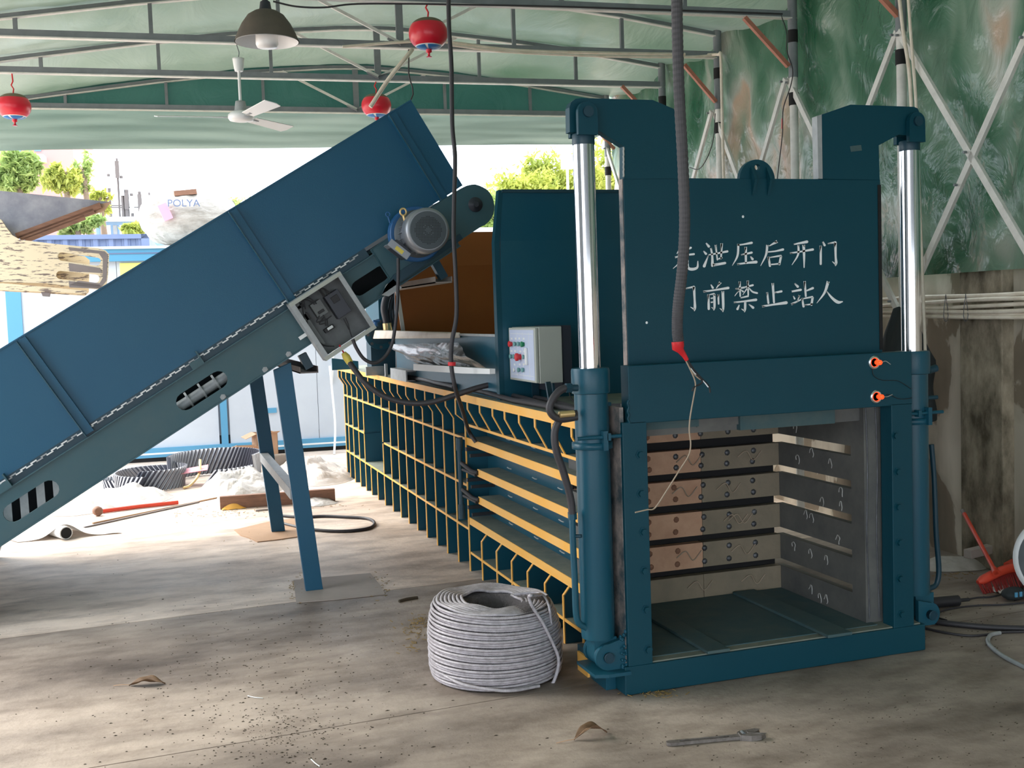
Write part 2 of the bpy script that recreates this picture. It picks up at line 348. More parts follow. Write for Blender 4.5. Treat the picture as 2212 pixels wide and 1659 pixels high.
def val(u, v):
    x = -4.2+6.8*u; top = 3.72; bot = 3.275+.018*(x+4.2)+(.12*max(0, (x-2.2)/.4)**2 if x > 2.2 else 0)
    z = top+(bot-top)*v
    return T(x, 7.10+.03*math.sin(x*1.7+v*3)*v+.03*nz(x*1.2, v*6, 4), z)
ve = build('end_tarpaulin', MB().grid(val, 120, 20), M['valance'])
tag(ve, 'pale green tarpaulin valance hanging below the far end truss', 'tarpaulin')
def gab(u, v):
    x = -4.2+6.8*u; return T(x, 7.052, 3.68+(arch(x)+.045-3.68)*v)
build('gable_sheet', MB().grid(gab, 60, 3), M['gable'], ve)
def left(u, v):
    y = -3.2+3.6*u; return T(-4.22+.05*nz(y*1.5, v*2, 7)+.02*math.sin(y*5), y, .02+3.62*v)
M['grey_tarp'] = tarp_mat('grey_tarpaulin', [rgb(140, 148, 156), rgb(164, 170, 178)], [.3, .7], .9, (.3, 1, 2), .1)
tag(build('left_tarpaulin', MB().grid(left, 60, 12), M['grey_tarp']), 'grey side tarpaulin left of the camera, outside the picture', 'tarpaulin')  # unseen sheet, added to hold back light from the left
def back(u, v):
    x = -4.2+7.0*u; return T(x, -8.2+.05*nz(x*1.5, v*2, 9)+.03*math.sin(x*4), 2.0+(arch(x)-2.0)*v)
tag(build('rear_tarpaulin', MB().grid(back, 60, 12), M['grey_tarp']), 'grey tarpaulin closing the tent behind the camera', 'tarpaulin')  # unseen rear sheet, added to darken the machine front
# ---- trusses
def tpt(x, y, z): return T(x, y, z)
def make_truss(y, label):
    t = thing('roof_truss', label, 'truss', T(-.08, y, 3.68), 'arched roof trusses')
    build('bottom_chord', MB().bar(T(-4.1, y, 3.70), T(2.62, y, 3.70), .04, .048), M['truss'], t)
    build('chord_edge', MB().bar(T(-4.1, y-.004, 3.672), T(2.62, y-.004, 3.672), .05, .009), M['truss_light'], t)  # white strips on both chords paint in light bounced up from the floor
    mb = MB(); mb2 = MB(); xs = np.linspace(-4.1, 2.6, 30)
    for a, b_ in zip(xs[:-1], xs[1:]):
        mb.bar(T(a, y, arch(a)), T(b_, y, arch(b_)), .035, .03); mb2.bar(T(a, y-.003, arch(a)-.02), T(b_, y-.003, arch(b_)-.02), .042, .008)
    build('arched_chord', mb, M['truss'], t); build('chord_edge', mb2, M['truss_light'], t)
    for k in range(-4, 3):
        x = -.08+.915*k; wd = .055 if k == 0 else .028
        build('strut', MB().bar(T(x, y, 3.71), T(x, y, arch(x)-.01), wd, .03, tuple(YT)), M['truss'], t)
    for s in (-1, 1):
        build('diagonal_brace', MB().bar(T(-.08, y+.02*s, 3.71), T(-.08+.72*s, y+.02*s, arch(-.08+.72*s)-.02), .022, .022), M['truss_light'], t)
        build('gusset', MB().bar(T(-.08+.0*s, y-.03, 3.70+.012*s), T(-.08+.1*s, y-.03, 3.74), .05, .004), M['truss'], t)
    return t
for y, l in ((3.1, 'nearest roof truss at the top edge, carrying the brown pendant lamp'), (4.33, 'second roof truss, with the white conduit tied along it and the ceiling fan'),
             (5.51, 'third roof truss, carrying the far two red extinguishers'), (7.02, 'far end roof truss in front of the dark green gable sheet')):
    make_truss(y, l)
def knee(p, q, y, label):
    mb = MB().bar(at(*p, 'V', y), at(*q, 'V', y), .032, .03)
    tag(build('knee_brace', mb, M['truss_pink'], loc=at(*q, 'V', y)), label, 'brace', 'red oxide knee braces')
knee((1880, -30), (1943, 38), 1.8, 'red oxide knee brace at the nearest post, cut by the top edge')
knee((1608, 38), (1703, 143), 3.08, 'red oxide knee brace from the second post up to the nearest truss')
knee((1478, 140), (1546, 220), 4.31, 'red oxide knee brace right behind the hanging corrugated hose')
knee((1343, 186), (1425, 272), 5.49, 'short red oxide knee brace just above the left lifting arm')
knee((1262, 250), (1327, 322), 7.0, 'red oxide knee brace seen under the left lifting arm')
# ---- side posts
def post(y, label, extra):
    t = thing('tent_post', label, 'post', T(2.6, y, 0), 'tent side posts')
    build('tube', MB().tube([T(2.6, y, 0), T(2.6, y, 3.25)], .030, 12), M['truss_light'], t)
    build('tube', MB().tube([T(2.6, y, 3.25), T(2.6, y, 3.9)], .034, 12), M['truss'], t)
    for z in (3.05, 3.5): build('tape_band', MB().tube([T(2.6, y, z), T(2.6, y, z+.09)], .0365, 12), M['slot'], t)
    build('base_plate', tbox(MB(), 2.53, 2.67, y-.07, y+.07, 0, .01), M['truss'], t)
post(1.80, 'white tent post beside the right chrome piston rod', 2)
post(3.10, 'grey tent post rising behind the lifting lug of the gate', 0)
post(4.33, 'tent post just right of the corrugated hose with a white elbow pipe', 1)
post(5.51, 'tent post behind the left lifting arm, top showing', 0)
post(7.02, 'far corner tent post seen between piston rod and left lifting arm', 0)
# ---- crossing side braces
BR = [((1942, 68), (2235, 570), 'pale flat brace running from the near post apex down to the right picture edge'),
      ((1938, 68), (1800, 430), 'pale flat brace going down left from the near post apex, behind the right lifting arm'),
      ((2222, 68), (1975, 620), 'pale flat brace crossing the longest one beside the right piston rod'),
      ((1702, 170), (1938, 668), 'pale flat brace from the second post apex passing behind the right lifting arm'),
      ((1697, 170), (1610, 470), 'pale flat brace going down left just right of the lifting lug'),
      ((1542, 240), (1625, 470), 'pale flat brace left of the lifting lug, leaning to the right'),
      ((1537, 240), (1480, 450), 'pale flat brace next to the corrugated hose above the gate'),
      ((1310, 318), (1352, 450), 'pale flat brace seen through the gap under the left lifting arm')]
for i, (p, q, l) in enumerate(BR):
    u = 2.56+.03*(i % 2)
    a = at(*p, 'U', u); b_ = at(*q, 'U', u)
    mb = MB().bar(a, b_, .012, .042, tuple(XT)); mb = MB().bar(a, b_, .042, .022, tuple(XT))
    o = tag(build('side_brace', mb, M['truss_light'], loc=b_), l, 'brace', 'crossing side braces')
    for f in (.02, .56 if i in (0, 2) else .97):
        c = np.array(a)*(1-f)+np.array(b_)*f
        build('bolt', MB().lathe([(.008, 0), (.008, .02)], c-XT*.02, tuple(-XT), 6), M['truss'], o)
# ---- conduits
def pipe(pts, r, label, group=None, m='pvc', name='conduit_pipe', cat='pipe', k=5):
    return tube_obj(name, pts, r, M[m], label, cat, 10, k, group)
pipe([at(740, 101, 'V', 4.25), at(882, 90, 'V', 4.25), at(970, 91, 'V', 4.25), at(1111, 108, 'V', 4.25), at(1300, 114, 'V', 4.25), at(1480, 117, 'V', 4.25)], .011, 'upper pale conduit bowed over the second truss behind the nearest red extinguisher')
pipe([at(975, 97, 'V', 4.22), at(1100, 112, 'V', 4.22), at(1300, 121, 'V', 4.22), at(1480, 123, 'V', 4.22), at(1545, 119, 'V', 4.22)], .011, 'lower pale conduit tied along the right half of the second truss')
pipe([at(890, 108, 'V', 4.30), at(882, 118, 'V', 4.2), at(840, 170, 'V', 4.2), at(800, 231, 'V', 4.2)], .016, 'pale slanting pipe ending in front of the second red extinguisher', k=3)
pipe([at(1530, 118, 'U', 2.5), at(1552, 118, 'U', 2.5), at(1557, 124, 'U', 2.5), at(1560, 250, 'U', 2.5), at(1566, 500, 'U', 2.5)], .012, 'pale conduit with an elbow running down the third tent post', k=4)
pipe([at(1937, -60, 'U', 2.52), at(1950, 60, 'U', 2.52), at(1966, 180, 'U', 2.52), at(1974, 400, 'U', 2.52), at(1990, 900, 'U', 2.52)], .011, 'pale conduit next to the nearest tent post, left of the pair')
pipe([at(1958, -60, 'U', 2.52), at(1968, 80, 'U', 2.52), at(1980, 240, 'U', 2.52), at(1986, 420, 'U', 2.52), at(2004, 900, 'U', 2.52)], .009, 'thin pale conduit right of its pair beside the nearest tent post')
for i in range(6):
    zz = 1.603-.0235*i
    nm = ['topmost', 'second from top', 'third from top', 'fourth from top', 'fifth from top', 'lowest'][i]
    pts = [T(2.70-.015*(i % 2), y, zz+.012*math.sin(y*1.3+i)+.004*math.sin(i*2.3+y*4)) for y in (3.0, 2.4, 1.8, 1.2, .6, 0, -.6, -1.2)]
    o = pipe(pts, .0125, 'dusty white wall pipe, %s of the six on the mouldy wall' % nm, 'bundled wall pipes', name='wall_pipe')
for j, y in enumerate((1.48, 1.30, .8, .66)):
    pts = [T(2.672+.012*math.cos(a)-.008, y+.008*math.sin(a*2), 1.545+.082*math.sin(a)) for a in np.linspace(-PI/2, PI*1.5, 14)]
    tag(build('wire_tie', MB().tube(pts, .0022, 5), M['steel'], loc=pts[0]), 'thin wire tie around the wall pipes, %s from the piston' % ['first', 'second', 'third', 'fourth'][j], 'wire tie', 'wire ties on the wall pipes')
tube_obj('black_cable', [at(1688, 34, 'U', 2.5), at(1699, 70, 'U', 2.5), at(1700, 110, 'U', 2.5), at(1712, 150, 'U', 2.5), at(1708, 185, 'U', 2.5), at(1692, 235, 'U', 2.5), at(1690, 290, 'U', 2.5), at(1682, 360, 'U', 2.5), at(1672, 450, 'U', 2.5)], .004, M['black_cable'], 'thin black cable hanging along the second tent post behind the lifting lug', 'cable')
tube_obj('red_tape', [at(1690, 256, 'U', 2.5), at(1690, 278, 'U', 2.5)], .006, M['red'], 'red tape wound on the thin cable at the second tent post', 'tape', k=2)
tube_obj('black_cable', [at(1545, 245, 'U', 2.5), at(1541, 300, 'U', 2.5), at(1528, 340, 'U', 2.5), at(1510, 365, 'U', 2.5), at(1490, 362, 'U', 2.5)], .004, M['black_cable'], 'black cable loop drooping between the braces right of the corrugated hose', 'cable')
tube_obj('black_cable', [at(590, 3, 'V', 3.06), at(640, 14, 'V', 3.06), at(700, 16, 'V', 3.06), at(760, 9, 'V', 3.06), at(850, 8, 'V', 3.06), at(1000, 10, 'V', 3.06), at(1200, 14, 'V', 3.06), at(1460, 22, 'V', 3.06), at(1690, 30, 'V', 3.06)], .006, M['black_cable'], 'black cable tied along the nearest roof truss from the lamp to the right', 'cable')
# ---- lamp, fan, extinguishers
def lamp():
    c = at(577, 95, 'V', 3.1); t = thing('pendant_lamp', 'large dusty brown dome pendant lamp with white inside at the top left', 'lamp', (c[0], c[1], 3.38))
    x, y = c[0], c[1]
    pr = [(.205, 0), (.200, .012), (.185, .05), (.155, .11), (.115, .165), (.075, .19), (.06, .195)]
    build('shade', MB().lathe([(r, 3.39+h) for r, h in pr]+[(.05, 3.586)], (x, y, 0), seg=40, caps=False), M['lampcone'], t)
    build('shade_lining', MB().lathe([(r-.006, 3.388+h) for r, h in pr], (x, y, 0), seg=40, caps=False), M['white'], t)
    build('socket', MB().lathe([(.05, 3.58), (.038, 3.6), (.032, 3.64), (.018, 3.65), (.012, 3.7)], (x, y, 0), seg=20), M['darkplastic'], t)
    build('bulb', MB().lathe([(.03, 3.5), (.07, 3.47), (.072, 3.375), (.062, 3.355), (.0, 3.352)], (x, y, 0), seg=28, caps=False), M['glass'], t)
lamp()
def fan():
    c = at(521, 254, 'V', 4.33); x, y, z = c; t = thing('ceiling_fan', 'white three-bladed ceiling fan hanging from the second truss', 'fan', (x, y, z))
    build('canopy', MB().lathe([(.03, z+.34), (.035, z+.36), (.042, z+.42), (.044, z+.435), (.01, z+.437)], (x, y, 0), seg=20), M['white'], t)
    build('down_rod', MB().tube([(x, y, z+.08), (x, y, z+.38)], .011, 10), M['white'], t)
    build('hook', MB().tube([(x, y, z+.43), (x+.008, y, z+.48), (x-.006, y, z+.53), (x, y, 3.70)], .004, 6), M['truss'], t)
    build('motor_cover', MB().lathe([(.052, z+.045), (.045, z+.06), (.04, z+.10), (.036, z+.12), (.012, z+.125)], (x, y, 0), seg=24), M['zinc'], t)
    build('hub', MB().lathe([(.05, z-.03), (.085, z-.022), (.098, z), (.095, z+.02), (.07, z+.04), (.05, z+.047)], (x, y, 0), seg=32), M['white'], t)
    for tp in ((325, 251), (612, 213), (630, 281)):
        q = np.array(at(*tp, 'Z', z)); d = q-np.array(c); L = min(.62, np.linalg.norm(d)); d = _n(d); s = np.cross([0, 0, 1.], d); s = _n(s*math.cos(.24)-np.array([0, 0, 1.])*math.sin(.24))
        c0 = np.array(c); P = [c0+d*.13-s*.045, c0+d*L*.97-s*.062, c0+d*L+s*.02, c0+d*L*.96+s*.062, c0+d*.13+s*.045]
        b = build('blade', MB().plate(P, [], (0, 0, .005)), M['white'], t)
        build('blade_arm', MB().bar(c0+d*.08, c0+d*.2, .03, .005), M['zinc'], b)
fan()
def ext(c, lab):
    x, y, z = c; r = .13; t = thing('hanging_extinguisher', lab, 'fire extinguisher', c, 'round hanging extinguishers')
    P = lambda a: (r*math.cos(a)**.75 if math.cos(a) > 1e-6 else 0, z+r*.78*math.sin(a))
    A = np.linspace(-PI/2, PI/2, 25)
    pr = [P(a) for a in A]
    build('body', MB().lathe(pr[5:18], (x, y, 0), seg=36, caps=False), M['ext_red'], t)
    build('dusty_top', MB().lathe(pr[17:], (x, y, 0), seg=36, caps=False), M['ext_dust'], t)
    build('white_band', MB().lathe(pr[:6], (x, y, 0), seg=36, caps=False), M['white'], t)
    for a0 in (0, PI*.5, PI, PI*1.5):   # blue quarter fields of the emblem ring
        mb = MB()
        def g(u, v, a0=a0):
            a = a0+.12+(PI/2-.24)*u-2.0; k = .6+3.8*v; i = int(k); f = k-i; rr = pr[i][0]*(1-f)+pr[i+1][0]*f; zz = pr[i][1]*(1-f)+pr[i+1][1]*f
            return (x+(rr+.002)*math.cos(a), y+(rr+.002)*math.sin(a), zz-.0015)
        build('emblem_field', mb.grid(g, 8, 3), M['ext_blue'], t)
    n = build('nozzle', MB().lathe([(.02, z-r*.78), (.02, z-r*.78-.02), (.008, z-r*.78-.025), (.008, z-r*.78-.045), (.018, z-r*.78-.048), (.018, z-r*.78-.053)], (x, y, 0), seg=14), M['ext_red'], t)
    build('hook', MB().tube([(x, y, z+r*.76), (x+.006, y, z+.14), (x-.01, y, z+.17), (x+.004, y, z+.20), (x, y, 3.68)], .006, 6), M['red'], t)
ext(at(925, 73, 'V', 3.1), 'nearest red round ceiling extinguisher with blue and white emblem')
ext(at(813, 228, 'V', 5.51), 'far red round extinguisher hanging behind the conveyor top')
ext(at(30, 230, 'V', 5.51), 'red round extinguisher at the left picture edge')
# ---- cables hanging in front
hz = [(968, -60), (970, 60), (975, 140), (977, 270), (983, 340), (981, 430), (980, 510), (984, 590), (986, 680), (976, 740), (975, 790), (984, 840), (1000, 890), (1010, 935), (1028, 955)]
yv = [1.72]*12+[1.9, 2.1, 2.3]
pp = [at(*p, 'Y', y_) for p, y_ in zip(hz, yv)]; pp[-1] = at(1028, 955, 'X', .02); pp[-2] = at(1012, 930, 'X', -.02)
hc = tube_obj('hanging_cable', pp, .0125, M['black_cable'], 'long black cable hanging from the roof in front of the motor to the yellow shelf', 'cable')
tube_obj('red_tape', [at(976, 782, 'Y', 1.72), at(976, 790, 'Y', 1.72)], .022, M['red'], 'red tape wrapped on the long hanging cable', 'tape', k=1)
HP = [(1461, -60), (1463, 60), (1467, 200), (1475, 350), (1479, 480), (1474, 580), (1465, 660), (1463, 710), (1466, 742)]
hp = sm([at(*p, 'Y', -.32) for p in HP], 22); hr = [.0205+.0016*(i % 2) for i in range(len(hp))]
ch = thing('corrugated_hose', 'thick dark corrugated cable hose hanging in front of the gate', 'hose', tuple(hp[-1]))
build('sheath', MB().tube(hp, hr, 14, smooth=False), M['hose'], ch)
build('red_tape', MB().tube([at(1464, 738, 'Y', -.32), at(1465, 752, 'Y', -.32), at(1470, 757, 'Y', -.32), at(1478, 768, 'Y', -.32), at(1484, 778, 'Y', -.32)], [.024, .0235, .014, .010, .008], 12), M['red'], ch)
def wire(px, r, m): build('wire', MB().tube(sm([at(*p, 'Y', -.32) for p in px], 5), r, 6), M[m], ch)
wire([(1480, 775), (1492, 800), (1501, 822), (1502, 836), (1498, 860), (1491, 900), (1489, 930), (1492, 960), (1487, 985), (1465, 1020), (1440, 1060), (1415, 1097), (1398, 1101), (1372, 1107)], .0028, 'twine')
wire([(1482, 776), (1494, 796), (1508, 812), (1517, 823), (1512, 830), (1500, 836), (1495, 845)], .0034, 'black')
wire([(1484, 776), (1500, 800), (1516, 818), (1531, 834), (1534, 848)], .0036, 'black')
wire([(1483, 778), (1497, 802), (1510, 813), (1522, 826), (1530, 836)], .0026, 'paint_white')
wire([(1481, 778), (1490, 795), (1503, 812), (1513, 820)], .0026, 'twine')
tube_obj('chain_line', [at(883, 106, 'V', 4.33), at(883, 160, 'V', 4.33), at(885, 222, 'V', 4.33), (-.22, 4.34, 2.90)], .006, M['black_cable'], 'thin black line holding up the top corner of the conveyor', 'line', k=4)
# ================================================================== baler
BA = thing('baler', 'long teal horizontal baling press with yellow-edged ribs and a raised front gate', 'baling press', (0.72, 0, 0))
def rib(y, prof, xb, name='rib', m='teal', th=.016, parent=None):
    """vertical plate in the XZ plane; prof = front edge from top to bottom"""
    mb = MB(); P = [(x, y, z) for x, z in prof]+[(xb, y, prof[-1][1]), (xb, y, prof[0][1])]
    mb.plate(P, [], (0, th, 0)); mb.m = 1
    for (x0, z0), (x1, z1) in zip(prof[:-1], prof[1:]):
        nx, nz_ = (z0-z1), -(x0-x1); l = math.hypot(nx, nz_); nx, nz_ = -abs(nx)/l*.0015, (nz_/l*-.0015)
        a = [(x0+nx, y-.001, z0+nz_), (x1+nx, y-.001, z1+nz_), (x1+nx, y+th+.001, z1+nz_), (x0+nx, y+th+.001, z0+nz_)]
        b_ = [(x0+.004, y-.001, z0), (x1+.004, y-.001, z1), (x1+.004, y+th+.001, z1), (x0+.004, y+th+.001, z0)]
        mb.hexa([a[0], a[1], a[2], a[3], b_[0], b_[1], b_[2], b_[3]])
    return build(name, mb, [M[m], M['yellow']], parent or BA)
def rail(y0, y1, x0, xb, z, th=.012, name='rail', top='dust', parent=None):
    mb = MB(); mb.box(x0+.002, xb, y0, y1, z-th, z-.001); mb.m = 1; mb.box(x0, x0+.004, y0, y1, z-th-.002, z+.001); mb.m = 2; mb.box(x0+.006, xb-.001, y0, y1, z-.002, z+.0005)
    return build(name, mb, [M['teal'], M['yellow'], M[top]], parent or BA)
XW = .185
body = MB(); body.box(XW, 1.24, .93, 5.06, .0, 1.075); body.box(XW, 1.24, 5.95, 7.0, 0, 1.075); body.box(.5, 1.24, 5.06, 5.95, 0, 1.075)
build('press_body', body, M['dark_teal'], BA)
build('opening_frame', MB().box(XW, .5, 5.06, 5.09, .27, .83).box(XW, .5, 5.92, 5.95, .27, .83).box(.46, .5, 5.09, 5.95, .27, .82), M['teal'], BA)
build('peach_block', MB().box(.30, .44, 5.1, 5.4, .28, .5), M['card'], BA)
rail(.25, 2.42, -.03, 1.42, 1.125, .042, 'top_plate'); rail(2.44, 7.0, -.025, 1.42, 1.125, .036, 'top_plate')
rail(2.43, 7.0, .03, XW, .838, name='rail'); rail(2.43, 5.03, .03, XW, .545); rail(5.95, 7.0, .03, XW, .545); rail(2.43, 7.0, .03, XW, .27)
S1 = [(-.02, 1.085), (-.02, 1.02), (.03, .94), (.03, .84)]
ya = [6.99, 6.79, 6.526, 6.226, 5.941, 5.67, 5.377, 5.068, 4.743, 4.441, 4.158, 3.865, 3.566, 3.266, 2.987, 2.707]
for y in ya:
    rib(y, S1, XW)
    if y <= 5.07 or y > 5.9: rib(y, [(.03, .826), (.03, .545)], XW); rib(y, [(.03, .533), (.03, .27)], XW)
    rib(y, [(.03, .258), (.03, 0)], XW)
rib(2.425, [(-.03, 1.085), (-.03, .99), (.028, .94), (.028, 0)], XW, 'divider_plate')
S2 = [(-.028, 1.083), (-.028, 1.04), (.03, .932)]
for y in (2.157, 1.902, 1.652, 1.432, 1.191, .945, .698, .45): rib(y, S2, XW)
rail(.3, 2.42, .03, XW, .93)
for z, y1 in ((.842, 2.42), (.672, 2.2), (.505, 2.2), (.342, 2.42)):
    rail(.25, y1, .03, XW, z, .042, 'shelf_flange')
build('side_wall', MB().box(XW-.02, XW, .25, 2.42, 0, 1.08), M['teal'], BA)
for z in (.852, .682, .515, .352):
    for y in (.75, 1.1, 1.5, 1.95):
        build('weld_mark', MB().tube([(XW-.022, y, z+.012), (XW-.022, y+.03, z+.01), (XW-.022, y+.07, z+.013)], .004, 5), M['scratch'], BA)
rail(.3, 2.42, .03, XW, .125)
for y in (2.16, 1.86, 1.58, 1.31, 1.04, .78, .53, .30):
    rib(y, [(.12, .29), (.075, .29), (.03, .235), (.03, 0)], XW, 'arched_rib')
for z, y in ((.77, 2.44), (.58, 2.44), (.41, 2.44)):
    build('black_bracket', MB().box(.0, .15, y-.12, y-.09, z, z+.02).box(.0, .15, y-.2, y-.19, z-.03, z-.01), M['black'], BA)
for z in (.655, .49):
    build('hinge_link', MB().tube([(-.005, 2.42, z+.03), (.01, 2.25, z), (.03, 2.18, z-.004)], .014, 8).tube([(.0, 2.42, z-.01), (.02, 2.2, z-.02)], .01, 8), M['black'], BA)
build('hinge_rod', MB().tube([(-.005, 2.46, .84), (-.005, 2.46, .76)], .022, 10).tube([(-.005, 2.46, .78), (-.005, 2.46, .36)], .015, 10).tube([(-.005, 2.46, .42), (-.005, 2.46, .33)], .022, 10), M['dark_teal'], BA)
# --- front gate frame
build('base_beam', MB().box(0, 1.495, 0, .34, .002, .122), M['teal_front'], BA, bev=.004)
build('base_foot', MB().box(-.055, -.045, .28, .4, 0, .085), M['yellow'], BA)
build('base_side', MB().box(-.045, .0, .1, .42, 0, .11), M['teal'], BA)
build('sill_plate', MB().box(.02, 1.475, .012, .3, .1225, .128), M['dust'], BA)
fp = build('chamber_floor', MB().box(.1, 1.28, .06, .86, .118, .132), M['teal_dusty'], BA)
for a, b_ in (((1529, 1408), (1581, 1403)), ((1789, 1373), (1843, 1366))):
    p = at(*a, 'Z', .145); q = at(*b_, 'Z', .145)
    build('floor_strip', MB().box(p[0], q[0], p[1], .8, .132, .146), M['teal_dusty'], BA, bev=.003)
for s, (x0, x1) in ((0, (.018, .128)), (1, (1.325, 1.434))):
    g = build('gate_post', MB().box(x0, x1, 0, .08 if s else .022, .122, 1.14), M['teal_front'], BA, bev=.003)
    ys = [(1383, 982), (1385, 1066), (1390, 1149), (1392, 1233), (1396, 1317), (1400, 1403)] if not s else [(1934, 941), (1939, 1019), (1940, 1095), (1943, 1172), (1944, 1250), (1947, 1327)]
    for p in ys:
        c = at(*p, 'Y', 0); build('hex_bolt', MB().hexbolt(c, (0, -1, 0), .0145, .015), M['teal_front'], g)
build('worn_plate', MB().box(.016, .034, .022, .13, .13, 1.2), M['worn'], BA)
build('post_flange', MB().box(-.012, .03, .13, .36, .12, 1.215), M['teal'], BA, bev=.003)
build('post_flange', MB().box(1.42, 1.46, .10, .36, .12, 1.215), M['teal'], BA, bev=.003)
build('guide_column', MB().box(1.25, 1.34, .1, .2, .13, 1.14), M['mill'], BA)
build('guide_column', MB().box(.1, .128, .1, .2, .13, 1.14), M['mill'], BA)
for x in (1.262, 1.315): build('weld_line', MB().tube([(x+.004*math.sin(z*9), .098, z) for z in np.linspace(.15, 1.12, 30)], .0035, 5), M['steel'], BA)
cb = build('crossbeam', MB().box(.05, 1.436, 0, .075, 1.132, 1.371), M['teal_front'], BA, bev=.003)
build('weld_bead', MB().tube([(.047+.003*math.sin(z*200), .0, z) for z in np.linspace(1.14, 1.23, 18)], .006, 5), M['teal_front'], cb)
for p in ((1888, 783), (1892, 857)):
    c = np.array(at(*p, 'Y', 0))
    build('lamp_collar', MB().lathe([(.030, 0), (.030, -.006), (.019, -.008), (.017, 0)], c, (0, 1, 0), 24), M['chrome'], cb)
    q = c+np.array([.012, 0, 0]); build('indicator_lamp', MB().lathe([(.010, 0), (.011, -.028), (.008, -.033), (0, -.034)], q, (0, 1, 0), 18), M['led'], cb)
    dz = .012 if p[1] < 800 else -.006
    build('lamp_wire', MB().tube(sm([q+[.012, -.02, 0], q+[.04, -.012, dz*.3], q+[.07, -.006, -dz]], 5), .002, 5), M['scratch'], cb)
build('thin_wire', MB().tube(sm([at(*p, 'Y', -.004) for p in ((1884, 797), (1888, 812), (1905, 821), (1935, 822), (1950, 828), (1968, 840))], 5), .0016, 5), M['black'], cb)
build('thin_wire', MB().tube(sm([at(*p, 'Y', -.004) for p in ((1915, 852), (1925, 854), (1940, 861), (1955, 862), (1970, 859))], 5), .0016, 5), M['black'], cb)
build('lintel', MB().box(.1, 1.34, .13, .2, 1.06, 1.2), M['mill'], BA)
build('lintel_plate', MB().box(.13, .42, .10, .13, 1.09, 1.2), M['teal_dusty'], BA); build('lintel_plate', MB().box(.62, 1.1, .10, .13, 1.06, 1.2), M['teal_dusty'], BA)
build('lintel_plate', MB().box(.42, .62, .115, .13, 1.085, 1.2), M['mill'], BA)
# --- chamber: right wall bars, left wall bars, platen bars
lev = [(.132, .25), (.287, .414), (.451, .573), (.616, .736), (.775, .89), (.937, 1.1)]
for z0, z1 in lev:
    wbar = build('wall_bar', MB().box(1.25, 1.285, .2, .84, z0, z1), M['mill'], BA)
    build('wall_bar', MB().box(.1, .128, .2, .84, z0, z1), M['mill'], BA)
    for k in range(3):
        y = random.uniform(.25, .75); z = random.uniform(z0+.02, z1-.02)
        build('grind_mark', MB().tube(sm([(1.2485, y+.02*math.cos(a)*random.uniform(.4, 1), z+.025*math.sin(a)) for a in np.linspace(0, 4, 7)], 4), .0022, 5), M['scratch'], wbar)
    pb = build('platen_bar', MB().box(.128, .80, .81, .86, z0, z1), M['rust'] if z0 > .2 else M['rust2'], BA, bev=.003)  # peach left of the split, grey-brown right; lowest bar all grey-brown
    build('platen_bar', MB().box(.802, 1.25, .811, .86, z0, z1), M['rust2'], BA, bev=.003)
    if z1 > .26:
        for r_ in (z0+.03, z1-.03):
            for k in range(7):
                x = .21+.148*k+random.uniform(-.008, .008)
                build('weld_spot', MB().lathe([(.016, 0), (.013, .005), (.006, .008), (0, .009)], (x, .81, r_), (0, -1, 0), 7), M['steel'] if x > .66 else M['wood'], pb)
    for k in range(2):
        x = random.uniform(.62, 1.1); z = (z0+z1)/2
        build('wire_scrap', MB().tube(sm([(x, .805, z), (x+.05, .80, z+.03), (x+.09, .803, z-.02), (x+.14, .804, z+.025)], 5), .003, 5), M['twine'], pb)
build('platen_back', MB().box(.128, 1.25, .87, .90, .13, 1.08), M['slot'], BA)
# --- raised gate (lift door), lugs, arms, lettering
door = build('lift_door', MB().box(.097, 1.357, .1, .14, 1.2, 2.145), M['teal_front'], BA, bev=.003)
build('worn_edge', MB().box(.0935, .0965, .103, .139, 1.21, 2.14), M['worn'], door)  # light on the gate's left side face, painted as a paler strip
build('edge_strip', MB().box(1.34, 1.3565, .096, .1, 1.38, 2.12), M['slot'], door)  # dark strip paints in the shading along the gate's right edge
def arm(px, nm):
    P = [at(*p, 'Y', .095) for p in px]
    a = build(nm, MB().plate(P, [], (0, .045, 0)), M['teal_front'], BA, bev=.002); return a
la = arm([(1231, 285), (1230, 232), (1234, 221), (1243, 214), (1255, 212), (1410, 216), (1462, 238), (1478, 246), (1480, 386), (1348, 386), (1348, 316), (1283, 276), (1278, 290)], 'lifting_arm')
ra = arm([(1768, 250), (1837, 226), (1974, 231), (1982, 234), (1986, 243), (1985, 295), (1941, 291), (1898, 314), (1900, 388), (1772, 386)], 'lifting_arm')
build('weld_seam', MB().tube([at(1347+.6*math.sin(y), y, 'Y', .093) for y in range(318, 384, 4)], .004, 5), M['scratch'], la)
build('cut_edge', MB().plate([at(*p, 'Y', .093) for p in ((1765, 251), (1775, 247), (1777, 386), (1768, 386))], [], (0, .04, 0)), M['zinc'], ra)
build('tape_scrap', MB().plate([at(*p, 'Y', .0935) for p in ((1836, 316), (1860, 313), (1862, 325), (1838, 328))], [], (0, .001, 0)), M['teal_dusty'], ra)
c = at(1636, 385, 'Y', .11); hole = [np.array(at(1636, 361, 'Y', .11))+np.array([.013*math.cos(a), 0, .013*math.sin(a)]) for a in np.linspace(0, 2*PI, 14, endpoint=False)]
lp = [(c[0]+.087*math.cos(a), .11, 2.14+.088*math.sin(a)) for a in np.linspace(0, PI, 20)]
lug = build('lifting_lug', MB().plate(lp, [hole], (0, .022, 0)), M['teal_front'], door)
for x in (-.035, .04): build('lug_rib', MB().plate([(c[0]+x, .1, 2.195), (c[0]+x, .07, 2.14), (c[0]+x, .098, 2.07)], [], (.012, 0, 0)), M['teal_front'], door)
